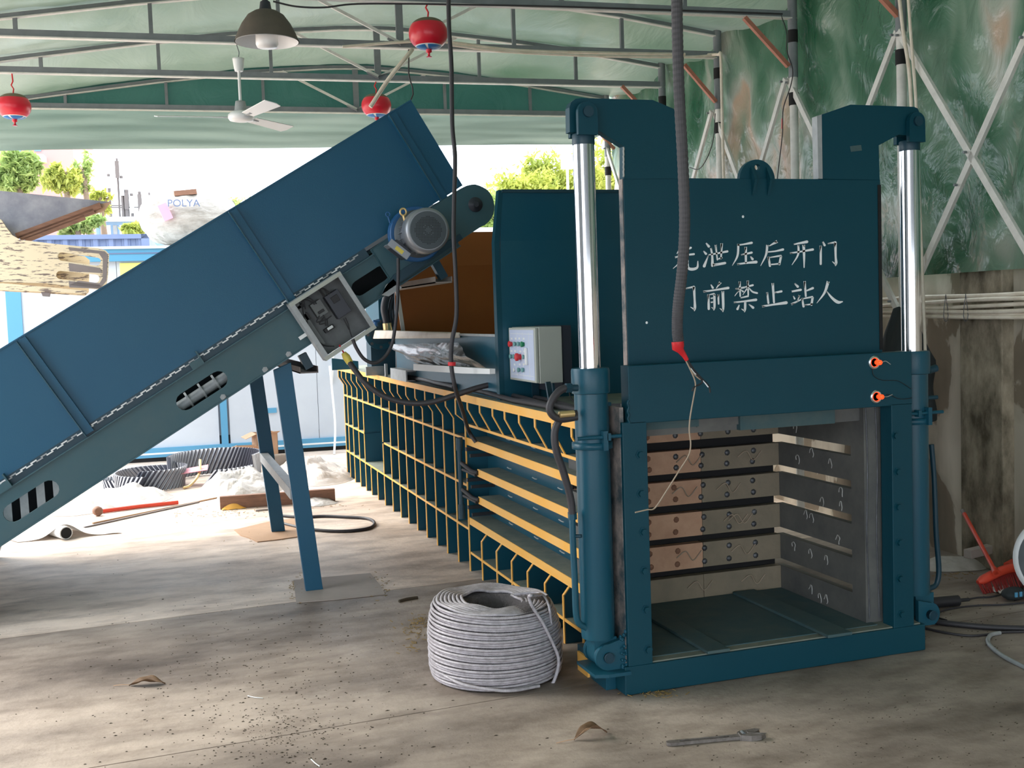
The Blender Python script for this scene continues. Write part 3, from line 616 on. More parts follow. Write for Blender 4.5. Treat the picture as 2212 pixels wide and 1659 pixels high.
# lettering: brush strokes (x, y in a 2212-wide enlargement of the door face, width)
STR = [
 # first line
 [(218, 290, 22), (175, 365, 10)], [(215, 345, 20), (335, 298, 26)], [(262, 235, 26), (262, 390, 20)], [(150, 410, 22), (240, 388, 18), (372, 372, 24)], [(232, 395, 22), (205, 470, 20), (130, 540, 6)], [(300, 395, 20), (302, 520, 28), (345, 548, 34), (410, 528, 26), (418, 455, 10)],
 [(512, 242, 14), (545, 282, 30)], [(482, 335, 12), (512, 368, 28)], [(540, 385, 10), (492, 512, 34)], [(540, 382, 14), (650, 362, 20), (762, 340, 26)], [(570, 300, 22), (585, 390, 24), (588, 505, 34)], [(590, 502, 30), (735, 476, 28)], [(625, 262, 24), (645, 438, 16)], [(695, 245, 30), (688, 425, 18)], [(648, 432, 14), (695, 415, 22)],
 [(878, 266, 18), (950, 258, 18), (1045, 240, 28)], [(890, 252, 26), (880, 390, 24), (820, 505, 6)], [(920, 382, 16), (1045, 354, 26)], [(975, 285, 30), (978, 468, 24)], [(875, 490, 20), (985, 475, 22), (1098, 464, 34)], [(1030, 398, 12), (1055, 430, 30)],
 [(1345, 222, 36), (1252, 276, 10)], [(1228, 262, 28), (1212, 380, 24), (1150, 508, 6)], [(1225, 348, 16), (1320, 338, 18), (1410, 318, 28)], [(1240, 400, 24), (1258, 510, 26)], [(1252, 412, 14), (1385, 390, 22)], [(1388, 392, 26), (1368, 490, 26)], [(1262, 494, 16), (1368, 484, 18)],
 [(1535, 258, 16), (1690, 228, 32)], [(1490, 362, 18), (1620, 342, 20), (1758, 318, 28)], [(1590, 265, 24), (1585, 380, 22), (1515, 497, 6)], [(1650, 262, 32), (1656, 400, 26), (1656, 528, 12)],
 [(1872, 226, 18), (1895, 268, 28)], [(1850, 272, 26), (1850, 488, 24)], [(1930, 252, 14), (2022, 232, 22)], [(2020, 235, 32), (2024, 400, 24), (2030, 470, 30), (2022, 505, 14)], [(2024, 492, 22), (1985, 458, 6)],
 # second line
 [(187, 790, 24), (187, 1010, 22)], [(205, 738, 14), (228, 778, 26)], [(275, 774, 16), (372, 752, 24)], [(372, 750, 32), (380, 900, 24), (384, 990, 30), (378, 1030, 14)], [(380, 1018, 22), (332, 988, 6)],
 [(568, 725, 12), (592, 765, 26)], [(682, 698, 34), (635, 768, 8)], [(480, 810, 22), (620, 790, 20), (772, 766, 30)], [(540, 840, 24), (545, 1010, 28)], [(548, 846, 12), (606, 834, 20)], [(610, 836, 28), (612, 980, 26), (604, 1022, 14)], [(606, 1012, 18), (578, 992, 6)], [(565, 888, 16), (592, 884, 16)], [(566, 935, 16), (590, 931, 16)], [(655, 840, 24), (660, 952, 18)], [(708, 802, 32), (714, 980, 28), (710, 1042, 12)], [(710, 1030, 22), (674, 1004, 6)],
 [(855, 778, 16), (960, 760, 22)], [(905, 688, 26), (912, 862, 18)], [(902, 785, 18), (848, 860, 6)], [(920, 788, 10), (945, 808, 20)], [(965, 757, 16), (1058, 734, 24)], [(1000, 678, 26), (1005, 850, 18)], [(998, 762, 18), (942, 846, 6)], [(1012, 765, 12), (1055, 810, 20), (1108, 826, 22)], [(915, 882, 14), (1002, 862, 22)], [(835, 936, 18), (960, 922, 20), (1096, 904, 30)], [(970, 928, 26), (968, 1010, 26), (962, 1045, 12)], [(964, 1034, 20), (926, 1010, 6)], [(902, 962, 12), (880, 1012, 28)], [(1010, 955, 10), (1062, 996, 30)],
 [(1290, 708, 30), (1305, 935, 22)], [(1310, 822, 18), (1392, 806, 26)], [(1225, 815, 22), (1240, 942, 24)], [(1165, 982, 24), (1300, 960, 22), (1448, 938, 36)],
 [(1545, 712, 14), (1582, 750, 30)], [(1510, 808, 20), (1618, 788, 26)], [(1528, 858, 10), (1546, 892, 20)], [(1602, 850, 24), (1580, 920, 10)], [(1505, 958, 24), (1628, 898, 14)], [(1662, 686, 28), (1676, 862, 22)], [(1682, 800, 16), (1758, 768, 28)], [(1630, 882, 22), (1650, 982, 26)], [(1640, 892, 14), (1752, 870, 22)], [(1756, 872, 28), (1742, 962, 26)], [(1656, 968, 16), (1748, 954, 18)],
 [(1938, 688, 36), (1895, 820, 26), (1805, 942, 6)], [(1912, 800, 12), (1985, 885, 28), (2050, 932, 36), (2102, 926, 14)]]
NL1 = next(i for i, st in enumerate(STR) if st[0][0] == 187)
def letter_line(strokes, label):
  mb = MB()
  for st in strokes:
    P = sm([(x, y, w_) for x, y, w_ in st], 5); L_ = []; R_ = []
    for i, (x, y, w_) in enumerate(P):
        a = P[min(i+1, len(P)-1)]; b_ = P[max(i-1, 0)]; dx, dy = a[0]-b_[0], a[1]-b_[1]; l = math.hypot(dx, dy)+1e-6
        L_.append((x-dy/l*w_/2, y+dx/l*w_/2)); R_.append((x+dy/l*w_/2, y-dx/l*w_/2))
    cap = []
    x, y, w_ = P[-1]; a = P[-2]; an = math.atan2(y-a[1], x-a[0])
    for k in range(1, 4): b2 = an+PI/2-PI*k/4; cap.append((x+math.cos(b2)*w_/2, y+math.sin(b2)*w_/2))
    x, y, w_ = P[0]; a = P[1]; an = math.atan2(y-a[1], x-a[0]); cap0 = []
    for k in range(1, 4): b2 = an-PI/2-PI*k/4; cap0.append((x+math.cos(b2)*w_/2, y+math.sin(b2)*w_/2))
    Q = [at(1430+px/5.395, 480+py/5.395, 'Y', .0985) for px, py in L_+cap+R_[::-1]+cap0]
    mb.add(Q, [tuple(range(len(Q)))])
  tag(build('lettering', mb, M['paint_white'], door), label)
letter_line(STR[:NL1], 'pale brush-painted upper line of Chinese characters: 先泄压后开门')
letter_line(STR[NL1:], 'pale brush-painted lower line of Chinese characters: 门前禁止站人')
build('paint_drip', MB().lathe([(.006, 0), (.004, .001), (0, .0012)], at(1605, 468, 'Y', .1), (0, -1, 0), 8).lathe([(.006, 0), (.004, .001), (0, .0012)], at(1397, 697, 'Y', .1), (0, -1, 0), 6), M['paint_white'], door)
# --- hydraulic cylinders
def cyl(x, side):
    y = .1 if not side else .12
    h = build('hydraulic_cylinder', MB().lathe([(.068, .235), (.070, .25), (.070, 1.26)], (x, y, 0), seg=40), M['teal'], BA)
    build('gland_cap', MB().lathe([(.078, 1.262), (.080, 1.27), (.080, 1.355), (.077, 1.365)], (x, y, 0), seg=40), M['teal'], h)
    build('piston_rod', MB().lathe([(.0445, 1.36), (.0445, 2.29)], (x, y, 0), seg=40), M['chrome'], h)
    build('rod_collar', MB().lathe([(.045, 2.275), (.0465, 2.28), (.0465, 2.315), (.044, 2.32)], (x, y, 0), seg=32), M['dark_teal'], h)
    fk = MB()
    for yy in (y-.045, y+.045):
        P = [(x-.042, yy-.011, 2.31), (x+.042, yy-.011, 2.31)]+[(x+.042*math.cos(a), yy-.011, 2.40+.042*math.sin(a)) for a in np.linspace(0, PI, 14)]
        fk.plate(P, [], (0, .022, 0))
    build('rod_fork', fk, M['teal_front'], h, bev=.002)
    build('fork_pin', MB().lathe([(.022, -.068), (.022, .06)], (x, y, 2.40), (0, 1, 0), 22), M['dark_teal'], h)
    build('clamp_ring', MB().lathe([(.071, 1.03), (.085, 1.032), (.085, 1.058), (.071, 1.06)], (x, y, 0), seg=36, caps=False), M['teal'], h)
    s = 1 if not side else -1
    build('clamp_bolt', MB().tube([(x-.1*s, y-.085, 1.085), (x+.11*s, y-.085, 1.085)], .008, 8).box(x+.01, x+.03, y-.1, y-.06, 1.03, 1.11).hexa([(x+.035*s+a, y-.1+b_, z) for z in (1.07, 1.1) for a, b_ in ((-.008, 0), (.008, 0), (.008, .03), (-.008, .03))]), M['teal'], h)
    if not side:
        pin = (-.06, .02, .164)
        pl = [(pin[0]+.055*math.cos(a), .03, pin[2]+.055*math.sin(a)) for a in np.linspace(PI*.5, PI*1.35, 12)]+[(-.06, .03, .108), (.02, .03, .108), (.02, .03, .24)]
    else:
        pin = (1.553, .03, .15)
        pl = [(pin[0]-.055*math.cos(a), .04, pin[2]+.055*math.sin(a)) for a in np.linspace(PI*.5, PI*1.35, 12)]+[(1.55, .04, .10), (1.49, .04, .10), (1.49, .04, .22)]
    build('pin_bracket', MB().plate(pl, [], (0, .022, 0)), M['teal'], h, bev=.002); build('pin_bracket', MB().plate([(p[0], p[1]+.12, p[2]) for p in pl], [], (0, .02, 0)), M['teal'], h, bev=.002)
    build('eye', MB().lathe([(.05, -.045), (.05, .045)], (pin[0], y, pin[2]), (0, 1, 0), 24).box(pin[0]-.05, pin[0]+.05, y-.045, y+.045, pin[2], .24), M['teal'], h)
    build('pivot_pin', MB().lathe([(.023, -.012), (.021, -.018), (.023, .15)], (pin[0], .03, pin[2]), (0, 1, 0), 20), M['dark_teal'], h)
    if not side:
        build('foot_plate', MB().plate([(-.135, .0, .095), (-.08, -.02, .095), (.02, -.02, .095), (.02, .2, .095), (-.135, .2, .095)], [], (0, 0, .014)), M['teal'], h)
        sp = MB(); random.seed(3)
        for k in range(26):
            q = (random.uniform(-.008, .02), .02, random.uniform(.11, .27)); sp.lathe([(.007, -.003), (.005, .004), (0, .006)], q, (random.uniform(-.5, .1), -1, random.uniform(-.3, .3)), 6)
        tag(build('weld_spatter', sp, M['teal'], h), kind='stuff')
    return h
cl = cyl(-.075, 0); cr = cyl(1.53, 1)
build('port_fitting', MB().tube([at(1248, 838, 'Y', .04), at(1232, 838, 'Y', .04)], .014, 8).tube([at(1234, 838, 'Y', .04), at(1222, 838, 'Y', .04)], .021, 6, smooth=False), M['dark_teal'], cl)
build('side_pipe', MB().tube(sm([at(*p, 'Y', .08) for p in ((1236, 1108), (1238, 1180), (1242, 1260), (1244, 1320), (1250, 1345), (1268, 1357))], 5), .0135, 10).tube([at(1236, 1106, 'Y', .08), at(1237, 1122, 'Y', .08)], .019, 6, smooth=False), M['teal'], cl)
build('pipe_clip', MB().tube([at(1240, 1158, 'Y', .08), at(1256, 1158, 'Y', .06)], .008, 6), M['dark_teal'], cl)
build('side_pipe', MB().tube(sm([at(*p, 'Y', .2) for p in ((2012, 960), (2018, 1040), (2022, 1150), (2028, 1230), (2022, 1262), (2005, 1272))], 5), .013, 10), M['dark_teal'], cr)
build('port_fitting', MB().tube([at(2005, 800, 'Y', .1), at(2022, 795, 'Y', .1)], .018, 8).tube([at(2000, 860, 'Y', .1), at(2024, 858, 'Y', .1)], .01, 8), M['dark_teal'], cr)
build('hydraulic_hose', MB().tube(sm([at(*p, 'Y', .04) for p in ((1222, 838), (1208, 845), (1194, 862), (1187, 882), (1195, 898), (1212, 905), (1232, 903), (1246, 900))], 6), .0155, 10), M['black_cable'], cl)
build('hydraulic_hose', MB().tube(sm([at(*p, 'Y', .06) for p in ((1246, 893), (1222, 897), (1206, 912), (1198, 938), (1202, 975), (1214, 1010), (1226, 1050), (1234, 1085), (1236, 1110))]), .0155, 10), M['black_cable'], cl)
build('hose_fitting', MB().tube([at(1240, 893, 'Y', .03), at(1208, 896, 'Y', .03)], .014, 8), M['brass'], cl)
# --- hopper
xr = 1.45
def wallp(y0, y1, t, name, m, zt=2.27):
    mb = MB(); mb.hexa([(.03, y0, 1.12), (xr, y0, 1.12), (xr, y0+t, 1.12), (.03, y0+t, 1.12), (.05, y0, 2.0), (xr, y0, 2.0), (xr, y0+t, 2.0), (.05, y0+t, 2.0)])
    mb.hexa([(.05, y0, 2.0), (xr, y0, 2.0), (xr, y0+t, 2.0), (.05, y0+t, 2.0), (.05, y1, zt), (xr, y1, zt), (xr, y1+t, zt), (.05, y1+t, zt)])
    return build(name, mb, M[m], BA)
wallp(1.65, 1.60, .012, 'hopper_front_wall', 'teal'); build('wall_flange', MB().box(.015, .045, 1.648, 1.70, 1.12, 1.99).hexa([(.015, 1.648, 1.99), (.045, 1.648, 1.99), (.045, 1.7, 1.99), (.015, 1.7, 1.99), (.035, 1.60, 2.27), (.06, 1.6, 2.27), (.06, 1.65, 2.27), (.035, 1.65, 2.27)]), M['teal_front'], BA)
build('top_lip', MB().box(.05, xr, 1.585, 1.60, 2.255, 2.272), M['dark_teal'], BA)
wallp(4.42, 4.46, .004, 'hopper_rear_lining', 'brown'); wallp(4.427, 4.467, .012, 'hopper_rear_wall', 'teal')
build('rear_wall_edge', MB().bar((.10, 4.42, 1.48), (.06, 4.42, 1.85), .03, .03).bar((.06, 4.42, 1.84), (.06, 4.45, 2.25), .03, .03), M['white'], BA)  # white bars paint in the light catching the rear wall's edge
build('hopper_left_wall', MB().box(.035, .05, 1.66, 4.42, 1.12, 1.475), M['teal'], BA)
build('hopper_left_lip', MB().box(.02, .06, 1.68, 4.42, 1.475, 1.487), M['zinc'], BA)
build('hopper_right_wall', MB().box(1.43, 1.45, 1.66, 4.42, 1.12, 2.2), M['brown'], BA)
# --- clutter on top of the baler
p0 = at(818, 730, 'X', .0); p1 = at(985, 738, 'X', .0)
tag(build('wooden_batten', MB().hexa([(-.03, p1[1], 1.46), (.03, p1[1], 1.46), (.03, p0[1], 1.44), (-.05, p0[1], 1.43), (-.03, p1[1], 1.495), (.03, p1[1], 1.495), (.03, p0[1], 1.5), (-.03, p0[1], 1.5)]), M['pvc'], loc=p1, bev=.006), 'pale wrapped batten lying on the hopper edge in front of the brown hopper wall', 'batten')
def drape(u, v):
    tl, tr, br, bl = [np.array(at(*p, 'X', x)) for p, x in (((842, 744), -.05), ((990, 740), -.045), ((1058, 799), -.05), ((912, 790), -.06))]
    p = (tl*(1-u)+tr*u)*(1-v)+(bl*(1-u)+br*u)*v; p[0] += .03*nz(u*4, v*3, 2)-.03*math.sin(v*PI)-.012*abs(nz(u*9, v*5, 7)); p[2] += .006*nz(u*8, v*3, 5); return tuple(p)
tag(build('plastic_sheet', MB().grid(drape, 60, 24), mat('dark_foil', rgb(52, 56, 54), .3, .1, bump=.6, bscale=7), loc=at(990, 799, 'X', -.06)), 'crumpled dark foil sheet draped from the hopper edge beside the hanging cable', 'sheet')
P = [at(*p, 'X', -.1) for p in ((893, 786), (1058, 797), (1058, 808), (1000, 807), (893, 800))]
tag(build('white_strip', MB().plate(P, [], (.03, 0, 0)), M['white'], loc=P[3]), 'pale steel strip lying below the draped foil sheet', 'strip')
q = at(880, 795, 'X', .0)
sq = MB(); sq.plate([(q[0]-.04, q[1]-.12, 1.127), (q[0]+.05, q[1]-.12, 1.127), (q[0]+.05, q[1]-.12, 1.21), (q[0]-.04, q[1]-.12, 1.21)], [[(q[0]-.03, q[1]-.12, 1.137), (q[0]+.04, q[1]-.12, 1.137), (q[0]+.04, q[1]-.12, 1.2), (q[0]-.03, q[1]-.12, 1.2)]], (0, .55, 0))
tag(build('square_tube', sq, M['zinc'], loc=(q[0], q[1], 1.127)), 'open square steel tube on the press top left of the foil sheet', 'tube')
PU = thing('hydraulic_pump', 'teal pump unit with bolted round flange behind the hopper end, thick hoses above', 'pump', (.1, 5.0, 1.126))
a = at(797, 760, 'Y', 5.2)
build('tank', MB().box(a[0]+.1, .62, 5.2, 5.8, 1.126, 1.82), M['teal'], PU)
build('tank', MB().box(a[0]-.02, a[0]+.38, 5.0, 5.2, 1.126, 1.40), M['dark_teal'], PU)
fc = at(822, 722, 'Y', 4.98); build('flange', MB().lathe([(.13, 0), (.13, .03), (.09, .03), (.09, .2)], fc, (0, 1, 0), 28), M['teal'], PU)
build('flange_face', MB().lathe([(.085, -.01), (.085, .01)], fc, (0, 1, 0), 24), M['dark_teal'], PU)
for k in range(8): build('flange_bolt', MB().hexbolt((fc[0]+.108*math.cos(k*PI/4), fc[1], fc[2]+.108*math.sin(k*PI/4)), (0, -1, 0), .01, .012), M['steel'], PU)
for i, (pts, r) in enumerate([([(838, 712), (834, 690), (830, 665), (836, 640), (850, 622)], .03), ([(848, 706), (842, 680), (846, 650), (856, 630)], .018), ([(858, 706), (852, 680), (854, 650), (862, 630)], .018), ([(868, 700), (862, 680), (868, 650)], .012)]):
    build('hose', MB().tube(sm([at(*p, 'Y', 4.85) for p in pts], 5), r, 10), M['black_cable'], PU)
build('hose_ferrule', MB().tube([at(838, 716, 'Y', 4.84), at(836, 698, 'Y', 4.84)], .038, 12), M['brass'], PU)
build('valve', MB().tube([at(812, 705, 'Y', 4.9), at(812, 695, 'Y', 4.9)], .02, 10).tube([at(806, 694, 'Y', 4.9), at(820, 694, 'Y', 4.9)], .012, 8), M['blue'], PU)
build('pallet_lug', MB().plate([(-.20, 6.2, 1.126), (.05, 6.2, 1.126), (.05, 6.2, 1.2), (-.20, 6.2, 1.24)], [], (0, .02, 0)), M['teal'], PU)
pu = build('mount_plate', MB().box(-.12, .03, 4.9, 4.93, 1.126, 1.2).box(-.02, .0, 4.6, 4.63, 1.126, 1.23), M['zinc'], PU)
random.seed(11)
def on_top(n, x, y0, y1, r, lab, amp=.02):
    pts = [(x+amp*math.sin(y*2.3+n), y, 1.126+r+.006*abs(math.sin(y*3+n))) for y in np.linspace(y0, y1, 12)]
    tube_obj('black_hose', pts, r, M['black_cable'], lab, 'hose', 8, 4)
on_top(0, .02, 4.4, 2.6, .017, 'grey-black hose on the press top nearest the yellow edge, from pump to mid length')
on_top(1, .085, 4.2, 1.8, .015, 'black hose on the press top running beside the hopper wall past the foil sheet')
on_top(2, .03, 2.9, .85, .015, 'black hose on the press top passing under the button box')
on_top(3, .085, 2.0, .55, .014, 'black hose on the press top behind the button box legs')
on_top(4, .14, 1.5, .4, .012, 'thin black hose on the press top ending by the left hydraulic cylinder', .03)
for i in range(5):
    pts = sm([(.25+.03*i, 1.2-.05*i, 1.23), (.2+.02*i, 1.0, 1.15+.01*i), (.28, .75+.04*i, 1.14), (.35, .5, 1.14+.008*i), (.6, .38, 1.16+.01*i)], 5)
    tube_obj('thin_wire', pts, .004, M['black'], 'thin black control wire behind the button box, %s' % ['nearest the yellow edge', 'second from the yellow edge', 'middle one of five', 'fourth from the yellow edge', 'farthest from the yellow edge'][i], 'wire', group='control wires behind the button box', k=1)
# button box
bx = thing('control_box', 'grey control box with coloured push buttons on a pale printed panel', 'control box', (.08, 1.2, 1.126))
xb = at(1213, 707, 'Y', 1.2)[0]
build('housing', MB().box(.095, xb, 1.2, 1.645, 1.235, 1.526), M['grey_paint'], bx, bev=.004)
build('panel_door', MB().box(.076, .093, 1.205, 1.64, 1.238, 1.523), M['grey_paint'], bx, bev=.004)
build('printed_panel', MB().box(.0745, .0765, 1.225, 1.62, 1.25, 1.512), M['panel_blue'], bx)
build('mount_back', MB().box(xb+.002, xb+.06, 1.22, 1.62, 1.18, 1.53), M['darkplastic'], bx)
build('leg', MB().bar((.18, 1.23, 1.126), (.17, 1.23, 1.24), .04, .01), M['dark_teal'], bx)
build('leg', MB().bar((.20, 1.58, 1.126), (.20, 1.58, 1.24), .04, .01), M['dark_teal'], bx)
build('leg', MB().bar((.11, 1.08, 1.126), (.10, 1.10, 1.25), .034, .008), M['dark_teal'], bx)
for px, py, m, r, h in ((1105.7, 743, 'red_btn', .016, .02), (1114.4, 743, 'teal_btn', .013, .014), (1122.3, 743, 'teal_btn', .013, .014), (1131.7, 743.6, 'green_btn', .015, .018), (1105.7, 769.7, 'teal_btn', .013, .014), (1113, 770, 'teal_btn', .013, .014), (1124.5, 771, 'red_btn', .021, .03), (1133, 771, 'teal_btn', .012, .012), (1112, 799, 'white', .011, .008), (1123, 799, 'teal_btn', .013, .014), (1131.7, 799, 'teal_btn', .013, .014)):
    c = at(px, py, 'X', .0745); b = build('push_button', MB().lathe([(r*.75, 0), (r*.75, h*.4), (r, h*.5), (r, h*.9), (r*.8, h)], c, (-1, 0, 0), 16), M[m], bx)
    if m in ('red_btn', 'green_btn'): tag(b, {'red_btn': 'red push button', 'green_btn': 'green push button'}[m])
    build('button_label', MB().box(.0738, .0746, c[1]-.013, c[1]+.013, c[2]+.024, c[2]+.034), M['white'], bx)
c = at(1139, 770, 'X', .0745); build('door_handle', MB().box(.062, .0745, c[1]-.012, c[1]+.012, c[2]-.045, c[2]+.045), M['white'], bx, bev=.003)
for yy in (1.3, 1.4, 1.5):
    build('panel_line', MB().box(.0738, .0746, yy, yy+.002, 1.262, 1.5), M['white'], bx)
for zz in (1.27, 1.49): build('panel_line', MB().box(.0738, .0746, 1.235, 1.6, zz, zz+.002), M['white'], bx)
# ================================================================== inclined conveyor
CA = math.radians(30.9); CU = np.array([math.cos(CA), 0, math.sin(CA)]); CV = np.array([-math.sin(CA), 0, math.cos(CA)]); CO = np.array([-1.5, 0, 1.427])
def C(u, v, y): return tuple(CO+CU*u+CV*v+np.array([0, y, 0]))
def uv(px, py, y): p = np.array(at(px, py, 'Y', y))-CO; return float(p@CU), float(p@CV)
CW = thing('conveyor', 'large inclined teal-blue conveyor with high side panels rising to the hopper', 'conveyor', (-1.5, 2.4, 0))
def cbox(mb, u0, u1, v0, v1, y0, y1):
    return mb.hexa([C(u0, v0, y0), C(u1, v0, y0), C(u1, v0, y1), C(u0, v0, y1), C(u0, v1, y0), C(u1, v1, y0), C(u1, v1, y1), C(u0, v1, y1)])
def oval(cu, cv, L, r, y, n=8):
    return [C(cu+L+r*math.cos(a), cv+r*math.sin(a), y) for a in np.linspace(-PI/2, PI/2, n)]+[C(cu-L+r*math.cos(a), cv+r*math.sin(a), y) for a in np.linspace(PI/2, PI*1.5, n)]
for i, (a, b_) in enumerate(((-2.1, -.765), (-.765, .55), (.55, 1.655), (1.655, 1.82))):
    build('side_panel', cbox(MB(), a+.001, b_-.001, .028, .612, 2.35, 2.356), M['conv'], CW)
build('far_panel', cbox(MB(), -2.1, 1.82, .028, .612, 4.33, 4.336), M['conv'], CW)
build('panel_lip', cbox(MB(), -2.1, 1.82, .608, .616, 2.345, 2.362), M['conv'], CW)
for s in (-.78, .548, 1.645):
    f = build('panel_stiffener', cbox(cbox(MB(), s, s+.048, -.015, .603, 2.322, 2.349), s-.004, s, -.02, .603, 2.30, 2.349), M['conv'], CW)
    build('stiffener_edge', cbox(MB(), s-.005, s-.001, -.02, .6, 2.299, 2.302), M['conv_low'], f)
Y0 = 2.33
outer = [C(-2.1, -.03, Y0), C(-2.1, -.268, Y0), C(1.6, -.262, Y0)]+[C(1.62, -.03, Y0)]
s1 = oval(-.135, -.155, .11, .05, Y0); s2 = oval(-1.21, -.155, .11, .05, Y0); s3 = oval(1.02, -.15, .08, .045, Y0)
build('frame_side', MB().plate(outer, [s1, s2, s3], (0, .012, 0)), M['conv_low'], CW)
build('frame_flange', cbox(cbox(MB(), -2.1, 1.6, -.034, -.028, 2.315, 2.36), -2.1, 1.6, -.270, -.262, 2.315, 2.36), M['conv_low'], CW)
build('frame_side_far', cbox(MB(), -2.1, 1.6, -.262, -.03, 4.33, 4.34), M['conv_low'], CW)
build('carry_belt', cbox(MB(), -2.1, 1.78, -.01, 0, 2.5, 4.3), M['belt'], CW)
build('return_tray', cbox(MB(), -2.1, 1.2, -.25, -.244, 2.4, 4.3), M['dark_teal'], CW)
build('slot_backing', cbox(MB(), -2.1, 1.25, -.25, -.03, 2.62, 2.63), M['slot'], CW)
hp_ = [C(1.12, -.0, 2.28), C(1.12, -.235, 2.28), C(1.76, -.235, 2.28)]+[C(1.79+.128*math.cos(a), -.108+.128*math.sin(a), 2.28) for a in np.linspace(-PI/2, PI/2, 16)]+[C(1.6, .025, 2.28)]
build('head_plate', MB().plate(hp_, [], (0, .045, 0)), M['conv_low'], CW, bev=.003)
build('head_bearing', MB().lathe([(.045, -.012), (.043, -.016), (.018, -.016), (.016, -.03)], C(1.80, -.105, 2.28), (0, 1, 0), 24), M['darkplastic'], CW)
for k in range(49):
    u = -2.0+.062*k
    l = MB(); cbox(l, u, u+.04, .004, .011, 2.338, 2.346); cbox(l, u+.032, u+.068, .012, .019, 2.338, 2.346)
    build('chain_link', l, M['white'] if k % 3 else M['zinc'], CW)  # white links carry the light on the chain's metal edges as colour
build('chain_bed', cbox(MB(), -2.1, 1.1, -.03, .03, 2.352, 2.36), M['dark_teal'], CW)
for u, v in ((uv(430, 770, 2.34)), (uv(20, 1040, 2.34))):
    build('chain_stop', cbox(cbox(MB(), u-.004, u+.004, -.03, .05, 2.30, 2.345), u-.07, u, -.028, .01, 2.318, 2.33), M['conv_low'], CW)
ir = build('idler_shaft', MB().tube([C(-.36, -.17, 2.45), C(.1, -.17, 2.45)], .03, 14), M['zinc'], CW)
for k in range(3): build('collar', MB().tube([C(-.23+.09*k, -.165, 2.44), C(-.218+.09*k, -.165, 2.44)], .05, 14), M['zinc'], ir)
sc_ = MB()
for k in range(5):
    u = -1.42+.1*k; sc_.plate([C(u, -.21, 2.42), C(u+.05, -.21, 2.42), C(u+.12, -.08, 2.46), C(u+.07, -.08, 2.46)], [], (0, .01, 0))
build('cleat_row', sc_, M['zinc'], CW)
for p in ((575, 802), (628, 772), (478, 852)):
    u, v = uv(*p, 2.33); build('frame_bolt', MB().hexbolt(C(u, -.25, 2.328), (0, -1, 0), .012, .012), M['zinc'], CW)
# legs
def leg(y0, pad):
    b = MB(); xb0 = -1.005; xt0 = -1.13; zt = 1.36
    b.hexa([(xb0, y0, .007), (xb0+.1, y0, .007), (xb0+.1, y0+.045, .007), (xb0, y0+.045, .007), (xt0, y0, zt-.04), (xt0+.1, y0, zt), (xt0+.1, y0+.045, zt), (xt0, y0+.045, zt-.04)])
    return build('leg', b, M['conv'], CW, bev=.002)
leg(2.35, 0); leg(4.30, 1)
build('cross_brace', MB().box(-1.065, -1.005, 2.4, 4.3, .55, .615), M['zinc'], CW, bev=.002)
build('rear_leg', MB().bar((-2.93, 2.38, .01), (-2.74, 2.38, .55), .1, .045), M['conv'], CW); build('rear_leg', MB().bar((-2.93, 4.3, .01), (-2.74, 4.3, .55), .1, .045), M['conv'], CW)
for a, b_, m in (((652, 765), (668, 795), 'dark_teal'), ((935, 560), (958, 601), 'dark_teal')):
    p = at(*a, 'Y', 2.44); q = at(*b_, 'Y', 2.44)
    build('bracket_strut', MB().bar(p, q, .05, .06, (0, 1, 0)), M[m], CW)
    build('cross_channel', MB().box(q[0]-.06, q[0]+.05, 2.42, 4.28, q[2]-.03, q[2]-.022).box(q[0]+.045, q[0]+.05, 2.42, 4.28, q[2]-.03, q[2]+.01).box(q[0]-.06, q[0]-.055, 2.42, 4.28, q[2]-.03, q[2]+.01), M['cardgrey'] if a[0] > 700 else M['greymetal'], CW)
# drive motor
MC = np.array(at(925, 497, 'Y', 1.93)); MO = build('motor', MB().lathe([(.108, .10), (.108, .27)], MC, (0, 1, 0), 36), M['alu'], CW)
build('fan_cover', MB().lathe([(.112, 0), (.12, .004), (.128, .02), (.13, .10), (.122, .115), (.112, .12)], MC, (0, 1, 0), 44), M['alu'], MO)
build('cover_face', MB().lathe([(.104, -.003), (.106, 0), (.106, .01)], MC, (0, 1, 0), 40), M['alu_dark'], MO)
vh = MB()
for i in range(-9, 10):
    for j in range(-9, 10):
        r_ = math.hypot(i, j)*.0085
        if .018 < r_ < .078 and not (.027 < r_ < .031): vh.lathe([(.0026, -.0006), (.0026, .001)], MC+np.array([i*.0085, -.004, j*.0085]), (0, 1, 0), 6)
tag(build('vent_hole', vh, M['slot'], MO), kind='stuff')
for k in range(22):
    a = 2*PI*k/22; c = MC+np.array([.113*math.cos(a), .19, .113*math.sin(a)])
    build('cooling_fin', MB().obox(c, (math.cos(a), 0, math.sin(a)), (0, 1, 0), (-math.sin(a), 0, math.cos(a)), .009, .075, .002), M['alu'], MO)
build('flange', MB().lathe([(.155, .275), (.162, .28), (.162, .30), (.15, .31), (.15, .33), (.16, .335), (.16, .355)], MC, (0, 1, 0), 40), M['blue'], MO)
build('gear_case', MB().lathe([(.14, .26), (.13, .25), (.11, .24)], MC, (0, 1, 0), 36, caps=False), M['alu_dark'], MO)
tb = np.array(at(862, 540, 'Y', 2.08)); w2 = (CU*.35-CV*.94); w2 = _n(w2); w1 = np.cross(w2, [0, 1, 0.])
tc_ = build('terminal_box', MB().obox(tb, w1, (0, 1, 0), w2, .03, .055, .055), M['darkplastic'], MO, bev=.004)
build('box_lid', MB().obox(tb-w1*0+np.array([-.028, 0, -.008]), w1, (0, 1, 0), w2, .006, .058, .058), M['alu'], tc_)
fl_ = build('front_lid', MB().obox(tb+np.array([-.012, -.058, 0]), w1, (0, 1, 0), w2, .022, .004, .07), M['alu'], tc_, bev=.002)
